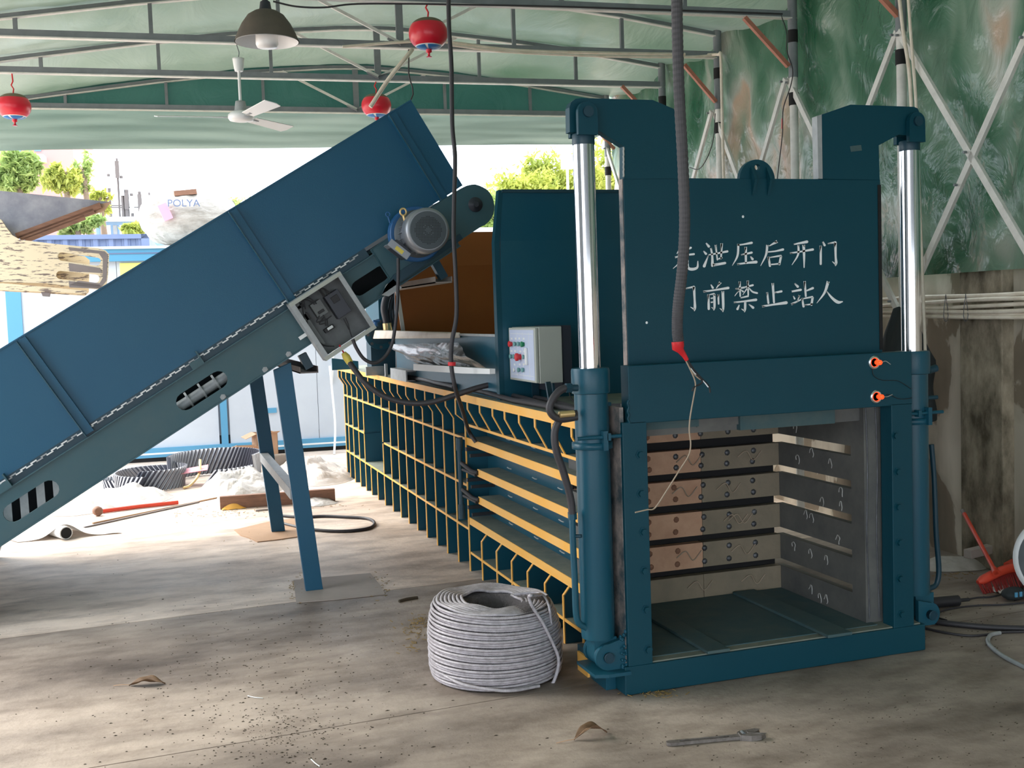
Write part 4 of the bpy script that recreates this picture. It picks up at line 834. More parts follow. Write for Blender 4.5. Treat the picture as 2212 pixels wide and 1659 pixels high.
build('yellow_sticker', MB().obox(tb+np.array([-.012, -.0625, -.004]), w1, (0, 1, 0), w2, .011, .0008, .026), M['yellow_label'], tc_)
e = np.array(at(871, 458, 'Y', 2.08)); build('eye_bolt', MB().tube([e+np.array([.018*math.cos(a), 0, .02*math.sin(a)]) for a in np.linspace(0, 2*PI, 16, endpoint=False)], .006, 8, closed=True).tube([e-[0, 0, .02], e+np.array([.01, 0, -.06])], .008, 8), M['brass'], MO)
e = np.array(at(838, 463, 'Y', 2.2)); build('eye_bolt', MB().tube([e+np.array([.012*math.cos(a), 0, .013*math.sin(a)]) for a in np.linspace(0, 2*PI, 12, endpoint=False)], .004, 6, closed=True).tube([e-[0, 0, .012], e+np.array([.01, 0, -.05])], .005, 6), M['blue'], MO)
build('torque_arm', MB().plate([C(1.15, -.19, 2.26), C(1.62, -.20, 2.26), C(1.62, -.235, 2.26), C(1.0, -.25, 2.26)], [], (0, .02, 0)), M['dark_teal'], CW)
build('pivot_plate', MB().plate([at(*p, 'Y', 2.26) for p in ((835, 615), (850, 603), (868, 622), (840, 640), (825, 637))], [], (0, .02, 0)), M['zinc'], CW)
# open electrical box on the conveyor side
EB = build('electrical_box', cbox(MB(), .535, .862, -.372, -.008, 2.292, 2.298), M['boxin'], CW)
for (u0, u1, v0, v1) in ((.525, .872, -.008, 0.0), (.525, .872, -.385, -.375), (.525, .535, -.385, 0), (.862, .872, -.385, 0)):
    build('box_wall', cbox(MB(), u0, u1, v0, v1, 2.17, 2.30), M['zinc'], EB)
build('box_rim', cbox(cbox(MB(), .525, .553, -.385, 0, 2.165, 2.171), .845, .872, -.385, 0, 2.165, 2.171), M['zinc'], EB)
build('box_rim', cbox(cbox(MB(), .525, .872, -.022, 0, 2.163, 2.169), .525, .872, -.385, -.362, 2.163, 2.169), M['grey_paint'], EB)
def inbox(nm, px, py, hu, hv, hy, m, tilt=0):
    c = at(px, py, 'Y', 2.25); return build(nm, MB().obox(c, CU, (0, 1, 0), CV, hu, hy, hv), M[m], EB, bev=.002)
inbox('inverter', 728, 657, .045, .075, .04, 'darkplastic'); inbox('inverter_keypad', 722, 646, .022, .02, .046, 'black')
inbox('contactor', 688, 667, .035, .045, .03, 'boxin'); inbox('contactor_poles', 692, 673, .02, .008, .034, 'black')
inbox('terminal_strip', 711, 710, .032, .012, .02, 'black'); inbox('terminal_screws', 712, 708, .018, .008, .023, 'paint_white')
inbox('side_bracket', 668, 700, .014, .14, .03, 'boxin'); inbox('small_relay', 662, 684, .014, .022, .03, 'black'); inbox('small_relay', 648, 662, .02, .01, .03, 'black')
for pts in (((700, 642), (688, 624), (696, 622), (712, 640)), ((703, 640), (692, 626), (700, 624), (716, 636)), ((684, 656), (668, 644), (656, 646), (660, 668)), ((680, 658), (664, 648), (652, 652), (658, 690)), ((690, 682), (684, 696), (704, 690), (716, 682)), ((700, 684), (690, 700), (704, 698)), ((704, 704), (702, 690), (698, 680)), ((708, 704), (706, 690)), ((746, 686), (752, 700), (756, 716), (760, 728)), ((742, 688), (748, 700), (754, 712)), ((662, 692), (672, 720), (698, 745), (722, 748)), ((664, 700), (676, 728), (700, 748))):
    build('box_wire', MB().tube(sm([at(*p, 'Y', 2.215) for p in pts], 5), .0036, 6), M['black'], EB)
build('mount_tab', cbox(MB(), .48, .53, -.215, -.195, 2.28, 2.3), M['white'], EB)
tube_obj('motor_cable', [at(*p, 'Y', 2.05) for p in ((860, 558), (860, 600), (858, 660), (853, 710), (846, 745), (830, 772), (808, 784), (786, 775), (770, 752), (762, 733))], .010, M['black_cable'], 'black cable looping from the motor terminal box down to the open electrical box', 'cable')
hh = thing('conduit_hose', 'black flexible hose with yellow end fittings sagging from electrical box to press top', 'hose', at(905, 872, 'Y', 2.1))
ps = [at(*p, 'Y', y_) for p, y_ in (((752, 778), 2.2), ((765, 797), 2.18), ((790, 828), 2.14), ((830, 856), 2.1), ((880, 870), 2.06), ((930, 869), 2.02), ((985, 853), 1.98), ((1030, 838), 1.95), ((1068, 829), 1.93))]
build('sheath', MB().tube(sm(ps, 6), .0165, 12), M['black_cable'], hh)
build('yellow_fitting', MB().tube([at(742, 762, 'Y', 2.2), at(748, 771, 'Y', 2.2), at(756, 784, 'Y', 2.2)], [.014, .023, .02], 10), M['yellow_label'], hh)
build('yellow_fitting', MB().tube([at(1064, 830, 'Y', 1.93), at(1074, 827, 'Y', 1.93), at(1084, 826, 'Y', 1.93)], [.02, .023, .012], 10), M['yellow_label'], hh)
build('red_wire', MB().tube(sm([at(*p, 'Y', 2.2) for p in ((733, 745), (738, 754), (743, 763))], 3), .005, 6), M['red'], hh)
build('wire', MB().tube(sm([at(1084, 826, 'Y', 1.93), at(1095, 825, 'Y', 1.9), at(1106, 823, 'Y', 1.8)], 3), .004, 6), M['paint_white'], hh)
# ================================================================== things on the floor
def flat(px, h=0): return at(px[0], px[1], 'Z', h)
def pad(pxs, label, name='cardboard_pad', m='card', h=.006):
    P = [flat(p) for p in pxs]; P = [(p[0], p[1], .0008) for p in P]
    o = build(name, MB().plate(P, [], (0, 0, h)), M[m], loc=P[0]); return tag(o, label, 'cardboard')
pad([(640, 1303), (730, 1296), (832, 1285), (818, 1262), (800, 1240), (720, 1247), (634, 1255)], 'grey-brown cardboard pad under the near conveyor leg', m='cardgrey')
pad([(556, 1172), (600, 1167), (648, 1160), (650, 1120), (590, 1126), (506, 1146), (520, 1158), (540, 1164)], 'brown cardboard pad under the far conveyor leg')
# rope coil
RC = thing('rope_coil', 'big coil of grey twisted plastic rope standing on the floor', 'rope', (-.41, .60, 0))
def rope(path, r, tw=190, seg=8):
    vs_ = []; n = len(path); prev = None; s = 0; mb = MB()
    for i in range(n):
        t = _n(np.array(path[min(i+1, n-1)])-np.array(path[max(i-1, 0)])); u = np.cross(t, [0, 0, 1.]) if prev is None or True else prev
        if np.linalg.norm(u) < 1e-3: u = np.array([1., 0, 0])
        u = _n(u); v = np.cross(t, u)
        if i: s += float(np.linalg.norm(np.array(path[i])-np.array(path[i-1])))
        for k in range(seg):
            a = 2*PI*k/seg; rr = r*(.76+.32*abs(math.cos(1.5*(a+s*tw)))); vs_.append(np.array(path[i])+rr*(math.cos(a)*u+math.sin(a)*v))
    fs = [(i*seg+k, i*seg+(k+1) % seg, (i+1)*seg+(k+1) % seg, (i+1)*seg+k) for i in range(n-1) for k in range(seg)]
    return mb.add(vs_, fs, True)
cx, cy = -.40, .53
def coil(R0, turns, h, ph, nper=400, irr=.006):
    P = []
    for i in range(int(turns*nper)):
        a = 2*PI*i/nper+ph; z = .0075+h*i/(turns*nper)
        zz = z+irr*math.sin(a*1.0+i*.0011)*(.3+.7*math.sin(i*.0042)); zz = max(.0075, zz)
        R = R0*(1-.10*max(0, (z/h-.55)/.45)**2-.05*max(0, (.18-z/h)/.18)**1.5)+.0035*math.sin(i*.021)+.003*math.sin(i*.005)
        tilt = .018*math.sin(a-1)*(z/h)
        P.append((cx+R*math.cos(a), cy+R*math.sin(a), zz+tilt))
    return P
build('winding', rope(coil(.292, 29, .315, 0, irr=.003), .0061), M['rope'], RC)
build('winding', MB().lathe([(.28, .004), (.281, .18), (.256, .315), (.13, .318), (.12, .20), (.12, .01)], (cx, cy, 0), seg=48, caps=False), mat('rope_inner', rgb(84, 80, 82), .8, bump=.6, bscale=60), RC)
P = []
for i in range(2200):
    a = 2*PI*i/310; R = .258-.128*i/2200; P.append((cx+R*math.cos(a), cy+R*math.sin(a), .325+.016*math.sin(a-1)+.004*math.sin(i*.12)))
build('top_winding', rope(P, .0075), M['rope'], RC)
for k, pts in enumerate([[(-.67, .42, .06), (-.6, .30, .04), (-.45, .22, .02), (-.3, .24, .012)]]):
    build('loose_turn', rope(sm([(cx+(p[0]-cx)*1.03, cy+(p[1]-cy)*1.03, p[2]) for p in pts], 70), .007), M['rope'], RC)
build('loose_end', rope(sm([flat((1110, 1284), .342), flat((1150, 1280), .346), flat((1168, 1284), .35)]+[at(*p, 'Y', .28) for p in ((1150, 1286), (1143, 1290), (1150, 1310), (1172, 1345), (1192, 1385), (1206, 1420), (1205, 1445), (1197, 1470), (1190, 1481))], 24), .0075), M['rope'], RC)
build('loose_end', rope(sm([flat((1160, 1278), .346), flat((1176, 1288), .346)]+[at(*p, 'Y', .33) for p in ((1186, 1310), (1191, 1350), (1195, 1400), (1190, 1440), (1182, 1472))], 24), .0055), M['rope'], RC)
# adjustable wrench
M['tool'] = mat('dirty_tool_steel', rgb(150, 144, 140), .45, .35, col2=rgb(96, 90, 86), scale=40)
a = np.array(flat((1440, 1611))); b_ = np.array(flat((1600, 1596))); d = _n(b_-a); s_ = np.array([-d[1], d[0], 0])
WR = thing('adjustable_wrench', 'dirty steel adjustable wrench lying on the floor at the bottom', 'wrench', tuple(a))
L = np.linalg.norm(b_-a)
def wp(x, y, z=.003): return tuple(a+d*x+s_*y+np.array([0, 0, z]))
ho = [wp(.0, -.008), wp(.012, -.014), wp(L*.8, -.012), wp(L, -.016), wp(L, .016), wp(L*.8, .012), wp(.012, .014), wp(0, .008)]
build('handle', MB().plate(ho, [[wp(.05, -.005), wp(L*.85, -.005), wp(L*.85, .005), wp(.05, .005)]], (0, 0, .011)), M['tool'], WR, bev=.002)
hd = [(L-.005, -.018), (L+.03, -.034), (L+.07, -.03), (L+.092, -.012), (L+.06, -.008), (L+.045, .002), (L+.03, .004), (L+.03, .03), (L+.01, .03), (L-.005, .018)]
build('fixed_jaw', MB().plate([wp(*p, .002) for p in hd], [], (0, 0, .016)), M['tool'], WR, bev=.003)
build('moving_jaw', MB().plate([wp(*p, .004) for p in [(L+.034, .006), (L+.06, .012), (L+.085, .034), (L+.07, .042), (L+.034, .036)]], [], (0, 0, .013)), M['tool'], WR, bev=.003)
build('worm_screw', MB().tube([wp(L+.014, .0, .014), wp(L+.014, .026, .014)], .008, 12), M['truss'], WR)
# leaves
def leaf(c, ang, Ln, Wd, curl, label, tip=.01):
    c = np.array(c); d = np.array([math.cos(ang), math.sin(ang), 0]); s_ = np.array([-d[1], d[0], 0])
    t = thing('dry_leaf', label, 'leaf', tuple(c))
    def g(u, v):
        wv = Wd*math.sin(PI*min(1, u*1.02))**.75; x = (u-.5)*Ln; y = (v-.5)*wv
        z = .004+curl*abs(v-.5)**1.3*2*math.sin(PI*u)+tip*math.sin(PI*u)+.003*math.sin(u*14+v*5)
        return tuple(c+d*x+s_*y+np.array([0, 0, z]))
    o = build('blade', MB().grid(g, 24, 8), M['leafdry'], t); m = o.modifiers.new('thickness', 'SOLIDIFY'); m.thickness = .0012
    build('midrib', MB().tube([np.array(g(u, .5))+[0, 0, .001] for u in np.linspace(0, 1, 14)], .0012, 5), M['card'], t)
    build('stem', MB().tube(sm([g(0, .5), tuple(c-d*(Ln*.5+.03)+[0, 0, .008]), tuple(c-d*(Ln*.5+.07)+s_*.01+[0, 0, .003])], 4), .0016, 5), M['card'], t)
leaf(flat((318, 1480)), -.25, .16, .055, .022, 'brown dry leaf lying alone on the left floor', .014)
leaf(flat((1276, 1592)), .15, .145, .05, .02, 'curled dark dry leaf on the floor left of the wrench', .03)
# dark stick by the pad
tube_obj('bark_strip', [flat((862, 1299), .006), flat((880, 1294), .008), flat((902, 1291), .006)], .009, M['earth'], 'short dark strip of bark between cardboard pad and rope coil', 'bark')
# litter
random.seed(21); mb = MB()
def speck(px, py, s):
    x, y, _ = flat((px, py)); a = random.random()*6; e = random.uniform(1, 3)
    P = [(x+s*e*math.cos(a+k*PI/2)*(1 if k % 2 else .6), y+s*math.sin(a+k*PI/2), .001) for k in range(4)]
    mb.add(P+[(x, y, .001+s*.8)], [(0, 1, 4), (1, 2, 4), (2, 3, 4), (3, 0, 4)])
for i in range(750): speck(random.gauss(600, 190), random.gauss(1500, 110) if i % 2 else random.uniform(1300, 1660), random.uniform(.0012, .004))
for i in range(350): speck(random.uniform(0, 2212), random.uniform(1180, 1660), random.uniform(.001, .0035))
for i in range(260): speck(random.gauss(600, 70), random.gauss(1580, 35), random.uniform(.001, .003))
for i in range(260): speck(random.uniform(1350, 2200), random.uniform(1480, 1659), random.uniform(.001, .003))
for i in range(130): speck(random.gauss(2080, 60), random.gauss(1330, 60), random.uniform(.001, .004))
tag(build('floor_litter', mb, M['earth']), 'dark crumbs of dirt scattered over the concrete floor', 'dirt', kind='stuff')
mb = MB()
for i in range(420):
    cx_, cy_, sx, sy = random.choice([(895, 1380, 18, 14), (910, 1345, 12, 10), (640, 1272, 8, 12), (560, 1160, 30, 8), (700, 1092, 40, 5), (820, 1265, 10, 14), (430, 1108, 60, 8), (2060, 1240, 30, 6), (520, 1108, 30, 6), (1420, 1500, 30, 4)])
    x, y, _ = flat((random.gauss(cx_, sx), random.gauss(cy_, sy))); a = random.random()*PI; l = random.uniform(.008, .03)
    mb.bar((x, y, .003), (x+l*math.cos(a), y+l*math.sin(a), random.uniform(.002, .008)), .003, .002)
tag(build('straw_litter', mb, M['straw']), 'yellow-brown straw and bark bits around the coil, pads and planks', 'straw', kind='stuff')
for px, l in (((535, 1503, 568, 1508), 'short pale cable-tie scrap on the floor left of the rope coil'), ((672, 1640, 690, 1655), 'pale plastic scrap at the bottom edge of the floor')):
    tube_obj('plastic_scrap', [flat(px[:2], .003), flat(((px[0]+px[2])/2, (px[1]+px[3])/2+1), .005), flat(px[2:], .003)], .002, M['white'], l, 'scrap')
tube_obj('black_hose', [flat(p, .012) for p in ((600, 1113), (650, 1117), (700, 1115), (750, 1117), (793, 1120), (809, 1130), (796, 1141), (750, 1147), (700, 1146), (650, 1140), (600, 1128))], .012, M['black_cable'], 'black hose looped on the floor behind the near conveyor leg', 'hose')
# timber, planks, tools in the bright part
def beam(a, b_, w_, h_, label, m='wood', name='timber', z0=.001, cat='timber'):
    p = np.array(flat(a)); q = np.array(flat(b_)); up = np.array([0, 0, z0+h_/2])
    return tag(build(name, MB().bar(p+up, q+up, w_, h_), M[m], loc=tuple(p), bev=.002), label, cat)
beam((476, 1100), (724, 1082), .06, .11, 'brown timber beam lying on the floor behind the far conveyor leg', m='wood')
beam((182, 1141), (430, 1086), .02, .012, 'long thin pale strip of wood on the sunny floor, nearer of the two', m='greymetal', name='wood_strip')
beam((200, 1132), (520, 1066), .016, .012, 'long thin pale strip of wood, farther one reaching toward the beam', m='card', name='wood_strip')
beam((552, 1105), (600, 1100), .02, .015, 'small pale offcut in front of the brown beam', m='cardgrey', name='offcut')
OP = thing('orange_pole', 'orange-red pole with a round brown end lying on the bright floor under the conveyor', 'pole', flat((300, 1094)))
build('shaft', MB().tube([flat((214, 1105), .02), flat((300, 1094), .02), flat((385, 1085), .02)], .018, 10), M['orange'], OP)
build('end_piece', MB().lathe([(.03, -.03), (.04, -.02), (.04, .02), (.03, .03)], flat((211, 1104), .042), (.3, -1, 0), 16), M['wood'], OP)
tag(build('yellow_rag', MB().grid(lambda u, v: (lambda p: (p[0], p[1], .004+.06*math.sin(PI*u)*math.sin(PI*v)+.006*nz(u*6, v*6)))(np.array(flat((480, 1103)))+np.array([.2*u, .16*v, 0])), 12, 8), M['yellow'], loc=flat((498, 1103))), 'yellow plastic scrap lying before the brown beam', 'scrap')
TB = thing('plastic_tube', 'white roll tube with a sheet over it on the bright floor at the left', 'tube', flat((140, 1152)))
ta = np.array(flat((143, 1152), .05)); tdir = np.array([-.45, .9, 0]); ta[2] = .052
build('roll', MB().tube([ta, ta+tdir*.6], .05, 20), M['white'], TB); build('roll_bore', MB().lathe([(.042, -.002), (.042, .0)], ta+_n(-tdir)*.002, tuple(-tdir), 18), M['slot'], TB)
build('roll_sheet', MB().grid(lambda u, v: (ta[0]-.35+.75*u-.2*v, ta[1]+.06+.4*v, .006+.105*math.exp(-((u-.45)/.16)**2)+.006*nz(u*6, v*5, 1)), 30, 10), M['film2'], TB)
def heap(c, rx, ry, h, label, m='film', seed=0, name='plastic_sheet'):
    def g(u, v):
        a = 2*PI*u; r = v; x = c[0]+rx*r*math.cos(a)*(1+.25*nz(math.cos(a)*1.5, math.sin(a)*1.5, seed)); y = c[1]+ry*r*math.sin(a)*(1+.2*nz(math.cos(a)*1.3, math.sin(a)*1.2, seed+4))
        z = max(.003, h*(1-r**2)*(.75+.45*nz(x*4, y*4, seed))+.6*h*abs(nz(x*5, y*5, seed+2))*(1-r*r)+.10*h*abs(nz(x*17, y*17, seed))*(1-r*r))
        return (x, y, z)
    return tag(build(name, MB().grid(g, 110, 36, False), M[m], loc=(c[0], c[1], 0)), label, 'plastic sheet', 'crumpled plastic sheets on the floor')
heap(flat((665, 1030)), .5, .7, .2, 'large crumpled clear plastic sheet between the conveyor legs and the press', seed=1)
heap(flat((520, 1060)), .42, .45, .22, 'crumpled white plastic in front of the corrugated belt, right of it', 'film2', 3)
heap(flat((270, 1080)), .42, .5, .13, 'low crumpled plastic left of the belt by the orange pole', 'film2', 5)
heap(flat((690, 1088)), .16, .14, .06, 'small crumpled plastic scrap beside the brown beam end', 'film2', 8)
heap(flat((175, 1102)), .3, .3, .08, 'flat crumpled plastic half hidden behind the conveyor frame', 'film', 9)
# corrugated belt
CB = thing('corrugated_belt', 'heap of coiled black and grey corrugated sidewall belt on the floor', 'belt', flat((400, 1050)))
def ribbon(path, h, lean, nm='belt_strip'):
    P = sm(path, 14); n = len(P); s = 0; mb = MB(); prev = None
    S = [0]
    for i in range(1, n): S.append(S[-1]+float(np.linalg.norm(P[i]-P[i-1])))
    Ltot = S[-1]; m_ = int(Ltot/.011); rows = []
    for j in range(m_):
        t = j/(m_-1)*Ltot; i = min(n-2, int(np.searchsorted(S, t, side='right'))-1); f = (t-S[i])/max(1e-9, S[i+1]-S[i])
        p = P[i]*(1-f)+P[i+1]*f; tan = _n((P[i+1]-P[i])*np.array([1, 1, 0])+1e-9); nor = np.array([-tan[1], tan[0], 0]); off = .013*(1 if (j//2) % 2 else -1)
        rows.append((p+nor*off, p+nor*off+np.array([0, 0, h])+tan*lean))
    vs_ = [q for r_ in rows for q in r_]; fs = [(2*j, 2*j+2, 2*j+3, 2*j+1) for j in range(m_-1)]
    o0 = len(mb.v); mb.add(vs_, fs)
    mb.mi = [1 if (j//2) % 2 else 0 for j in range(m_-1)]
    o = build(nm, mb, [M['belt'], M['belt_rib']], CB); md = o.modifiers.new('thickness', 'SOLIDIFY'); md.thickness = .006; return o
def fp3(px, z=.003): p = flat(px); return (p[0], p[1], z)
c1 = np.array(fp3((465, 1040))); c2 = np.array(fp3((330, 1052)))
def arc(c, rx, ry, a0, a1, n=14, z0=.003, z1=.003): return [(c[0]+rx*math.cos(a), c[1]+ry*math.sin(a), z0+(z1-z0)*i/(n-1)) for i, a in enumerate(np.linspace(a0, a1, n))]
ribbon(arc(c1, .44, .55, PI*1.05, -.5, z1=.02), .27, .12)
ribbon(arc(c1, .40, .40, -.4, -PI*.62), .17, -.14)
ribbon(arc(c2, .34, .42, PI*1.35, PI*.25), .16, -.12)
ribbon(arc(c2, .30, .32, -PI*.75, PI*.15), .20, .14)
ribbon(arc(c2+np.array([-.25, .1, 0]), .2, .2, PI*1.5, PI*.6), .10, .05)
build('pink_sheet', MB().hexa([tuple(c1+np.array(p)) for p in ((-.35, -.2, .12), (-.08, -.25, .15), (-.06, .0, .17), (-.33, 0, .14), (-.35, -.2, .126), (-.08, -.25, .156), (-.06, 0, .176), (-.33, 0, .146))]), mat('pink_plastic', rgb(226, 150, 160), .5), CB)
build('yellow_strap', MB().tube(sm([tuple(c1+np.array(p)) for p in ((-.14, -.1, .24), (-.16, -.22, .12), (-.25, -.34, .03), (-.32, -.38, .01))], 5), .014, 8), M['brass'], CB)
# cardboard boxes and crate by the cabin
def carton(px, w_, d_, h_, rz, label, m='card'):
    c = flat(px); t = thing('cardboard_box', label, 'box', c); R_ = Matrix.Rotation(rz, 3, 'Z')
    def q(x, y, z): v = R_@Vector((x, y, 0)); return (c[0]+v.x, c[1]+v.y, z+.001)
    for (x0, x1, y0, y1) in ((-w_/2, w_/2, -d_/2, -d_/2+.006), (-w_/2, w_/2, d_/2-.006, d_/2), (-w_/2, -w_/2+.006, -d_/2, d_/2), (w_/2-.006, w_/2, -d_/2, d_/2)):
        build('side', MB().hexa([q(x0, y0, 0), q(x1, y0, 0), q(x1, y1, 0), q(x0, y1, 0), q(x0, y0, h_), q(x1, y0, h_), q(x1, y1, h_), q(x0, y1, h_)]), M[m], t)
    build('bottom', MB().hexa([q(-w_/2, -d_/2, 0), q(w_/2, -d_/2, 0), q(w_/2, d_/2, 0), q(-w_/2, d_/2, 0), q(-w_/2, -d_/2, .006), q(w_/2, -d_/2, .006), q(w_/2, d_/2, .006), q(-w_/2, d_/2, .006)]), M[m], t)
    build('flap', MB().hexa([q(-w_/2, -d_/2, h_), q(w_/2, -d_/2, h_), q(w_/2, -d_/2+.005, h_), q(-w_/2, -d_/2+.005, h_), q(-w_/2, -d_/2-.15, h_+.03), q(w_/2, -d_/2-.15, h_+.03), q(w_/2, -d_/2-.15, h_+.036), q(-w_/2, -d_/2-.15, h_+.036)]), M[m], t)
    build('flap', MB().hexa([q(-w_/2-.12, -d_/2, h_-.05), q(-w_/2, -d_/2, h_), q(-w_/2, d_/2, h_), q(-w_/2-.12, d_/2, h_-.05), q(-w_/2-.12, -d_/2, h_-.044), q(-w_/2, -d_/2, h_+.006), q(-w_/2, d_/2, h_+.006), q(-w_/2-.12, d_/2, h_-.044)]), M[m], t)
carton((574, 996), .24, .3, .33, .1, 'tall open cardboard box by the cabin behind the far conveyor leg')
carton((536, 1002), .26, .25, .20, -.2, 'low open cardboard box left of the far conveyor leg')
carton((603, 1024), .2, .2, .2, .1, 'small pinkish translucent crate between the two conveyor legs', 'film')
for pts, l in ((((720, 752), (716, 830), (708, 900), (690, 962)), 'thin white strip leaning against the cabin, curving left'), (((712, 790), (718, 850), (724, 920), (722, 982)), 'thin white strip leaning against the cabin, straighter one nearest the press')):
    y1 = flat(pts[-1])[1]; n_ = len(pts); tube_obj('white_strip', [at(*p, 'Y', 9.25+(y1-9.25)*(i/(n_-1))**2) for i, p in enumerate(pts)], .014, M['white'], l, 'strip')
# ================================================================== right side floor corner
BR_ = thing('broom', 'orange-red broom lying with its handle leaning on the mouldy wall', 'broom', flat((2150, 1258)))
hb = np.array(flat((2152, 1238), .10)); ht = np.array(at(2083, 1110, 'U', 2.69))
build('handle', MB().tube([ht, hb], .012, 10), M['orange'], BR_); build('handle_tip', MB().tube([ht+_n(ht-hb)*.04, ht], .013, 8), M['greymetal'], BR_)
build('socket', MB().tube([hb+_n(ht-hb)*.05, hb], [.014, .022], 10), M['orange'], BR_)
hl = np.array(flat((2112, 1258), .05)); hr_ = np.array(flat((2235, 1225), .09))
build('head', MB().tube(sm([hl, (hl+hr_)/2+[0, 0, .03], hr_], 6), [.012]+[.026]*11+[.02], 10), M['orange'], BR_)
bm = MB(); random.seed(5)
for k in range(70):
    f = k/69; p = hl*(1-f)+hr_*f; bm.tube([p, p+np.array([-.03+.02*random.random(), -.05-.02*random.random(), -p[2]+.003])], .0035, 4)
tag(build('bristles', bm, mat('red_bristles', rgb(150, 44, 40), .6), BR_), kind='stuff')
tag(build('dustpan', MB().plate([at(*p, 'Z', .1) for p in ((2168, 1216), (2186, 1207), (2212, 1203), (2240, 1205), (2236, 1222))], [], (0, 0, -.03)), M['orange'], loc=flat((2215, 1230))), 'orange dustpan edge behind the broom head at the right edge', 'dustpan')
beam((2090, 1243), (2235, 1206), .05, .05, 'dusty timber slat lying across the broom head by the wall', m='cardgrey', name='timber', z0=.10)
heap(flat((2060, 1222)), .22, .16, .06, 'dusty grey plastic scrap on the floor at the wall foot behind the press', 'film2', 12)
c = np.array(at(2292, 1208, 'V', .50)); nrm = _n((CAM-c)*np.array([1, 1, .1]))
RL = thing('cable_reel', 'white rimmed grey reel disc cut by the right picture edge', 'reel', (c[0], c[1], 0)); rr = c[2]-.002
build('rim', MB().lathe([(rr*.88, -.02), (rr, -.02), (rr, .03), (rr*.88, .03)], c, nrm, 48), M['white'], RL)
build('disc', MB().lathe([(rr*.9, -.01), (rr*.88, .034), (.02, .04)], c, nrm, 40), M['truss'], RL)
AD = thing('power_adapter', 'black cylindrical plug block on the floor right of the gate', 'plug', flat((2045, 1300)))
pa = np.array(flat((2012, 1302), .03)); pb_ = np.array(flat((2070, 1297), .03)); pa[2] = pb_[2] = .03
build('block', MB().tube([pa, pb_], .028, 12), M['black'], AD); build('lead', MB().tube([pb_, pb_+_n(pb_-pa)*.06], .01, 8), M['black'], AD)
for pts, r, l in ((((2078, 1297), (2110, 1291), (2140, 1289), (2165, 1283), (2190, 1272), (2230, 1262)), .005, 'thin black cable running from the plug block to the reel'),
                  (((2230, 1300), (2170, 1306), (2110, 1308), (2060, 1314), (2030, 1322), (2024, 1332), (2045, 1340)), .005, 'thin black cable looping back in front of the plug block'),
                  (((1985, 1336), (2030, 1344), (2100, 1352), (2160, 1356), (2235, 1358)), .014, 'thick black hose crossing the right floor to the picture edge'),
                  (((1990, 1355), (2040, 1366), (2090, 1373), (2130, 1371), (2160, 1366), (2235, 1364)), .006, 'thin grey-black cable below the thick hose on the right floor'),
                  (((2160, 1367), (2140, 1372), (2134, 1386), (2146, 1402), (2175, 1422), (2235, 1452)), .010, 'grey hose curving down to the right picture edge')):
    tube_obj('floor_cable', [flat(p, r) for p in pts], r, M['black_cable'] if r != .010 else M['zinc'], l, 'cable')
tg = thing('tool_pouch', 'small dark pouch with cyan print on the floor at the right edge', 'pouch', flat((2190, 1298)))
def pouch(u, v):
    a = 2*PI*u; b2 = PI*v; p = np.array(flat((2190, 1296))); return (p[0]+.07*math.cos(a)*math.sin(b2)*(1+.2*nz(u*5, v*5)), p[1]+.05*math.sin(a)*math.sin(b2), .035+.035*math.cos(b2))
build('cloth', MB().grid(pouch, 20, 10), M['blk_bag'], tg)
for k, x in enumerate((-.03, .0, .03)): p = np.array(flat((2190, 1296))); build('cyan_print', MB().box(p[0]+x-.008, p[0]+x+.008, p[1]-.052, p[1]-.046, .03, .055), M['cyan'], tg)
tag(build('paper_scrap', MB().grid(lambda u, v: (lambda p: (p[0]+.16*u, p[1]+.12*v, .004+.02*abs(nz(u*4, v*4, 3))))(flat((2160, 1284))), 10, 8), M['white'], loc=flat((2170, 1280))), 'white paper scrap behind the cyan-printed pouch', 'paper')
def jac(u, v):
    a = 2*PI*u; p0_ = np.array(at(1950, 665, 'U', 2.5)); p1_ = np.array(at(1962, 905, 'U', 2.5)); p = p0_*(1-v)+p1_*v
    r = (.05+.13*min(1, v*2.2))*(1+.22*nz(math.cos(a)*1.5, math.sin(a)*1.5, v*3))+.012*math.sin(a*5+v*3)
    return (p[0]+r*math.cos(a)*.9, p[1]+r*math.sin(a)*.9, p[2]+.02*nz(a, v*4))
tag(build('black_jacket', MB().grid(jac, 40, 24), M['blk_bag'], loc=at(1955, 800, 'U', 2.5)), 'black cloth jacket hung on a side brace behind the right cylinder', 'jacket')
# ================================================================== outside: cabin, slotted plate, container, trees
CBN = thing('site_cabin', 'white panelled site cabin with cyan blue frame across the yard', 'cabin', T(-1.5, 9.3, 0))
YB = 9.3
def cb_(nm, x0, x1, z0, z1, m, y0=YB, y1=YB+.06, par=None): return build(nm, tbox(MB(), x0, x1, y0, y1, z0, z1), M[m], par or CBN)
cols = [-6.0, -3.76, -1.52, .72, 2.9]
for a, b_ in zip(cols[:-1], cols[1:]):
    for k in range(2):
        x0 = a+.06+k*1.06; cb_('wall_panel', x0+.003, x0+1.057, .16, 2.36, 'cabin', YB+.02+.001*k)
for x in cols: cb_('frame_column', x-.04 if x != -3.76 else x-.08, x+.04 if x != -3.76 else x+.08, .16, 2.36, 'cyan')
cb_('bottom_rail', -6.1, 3.0, .05, .16, 'cyan', YB-.01); cb_('bottom_rail', -6.1, 3.0, .085, .105, 'white', YB-.014, YB-.01)
cb_('top_rail', -6.1, 3.0, 2.36, 2.50, 'cyan', YB-.03); cb_('rail_shadow_gap', -6.1, 3.0, 2.44, 2.455, 'contblue', YB-.035, YB-.03)  # thin darker blue stripe along the top rail
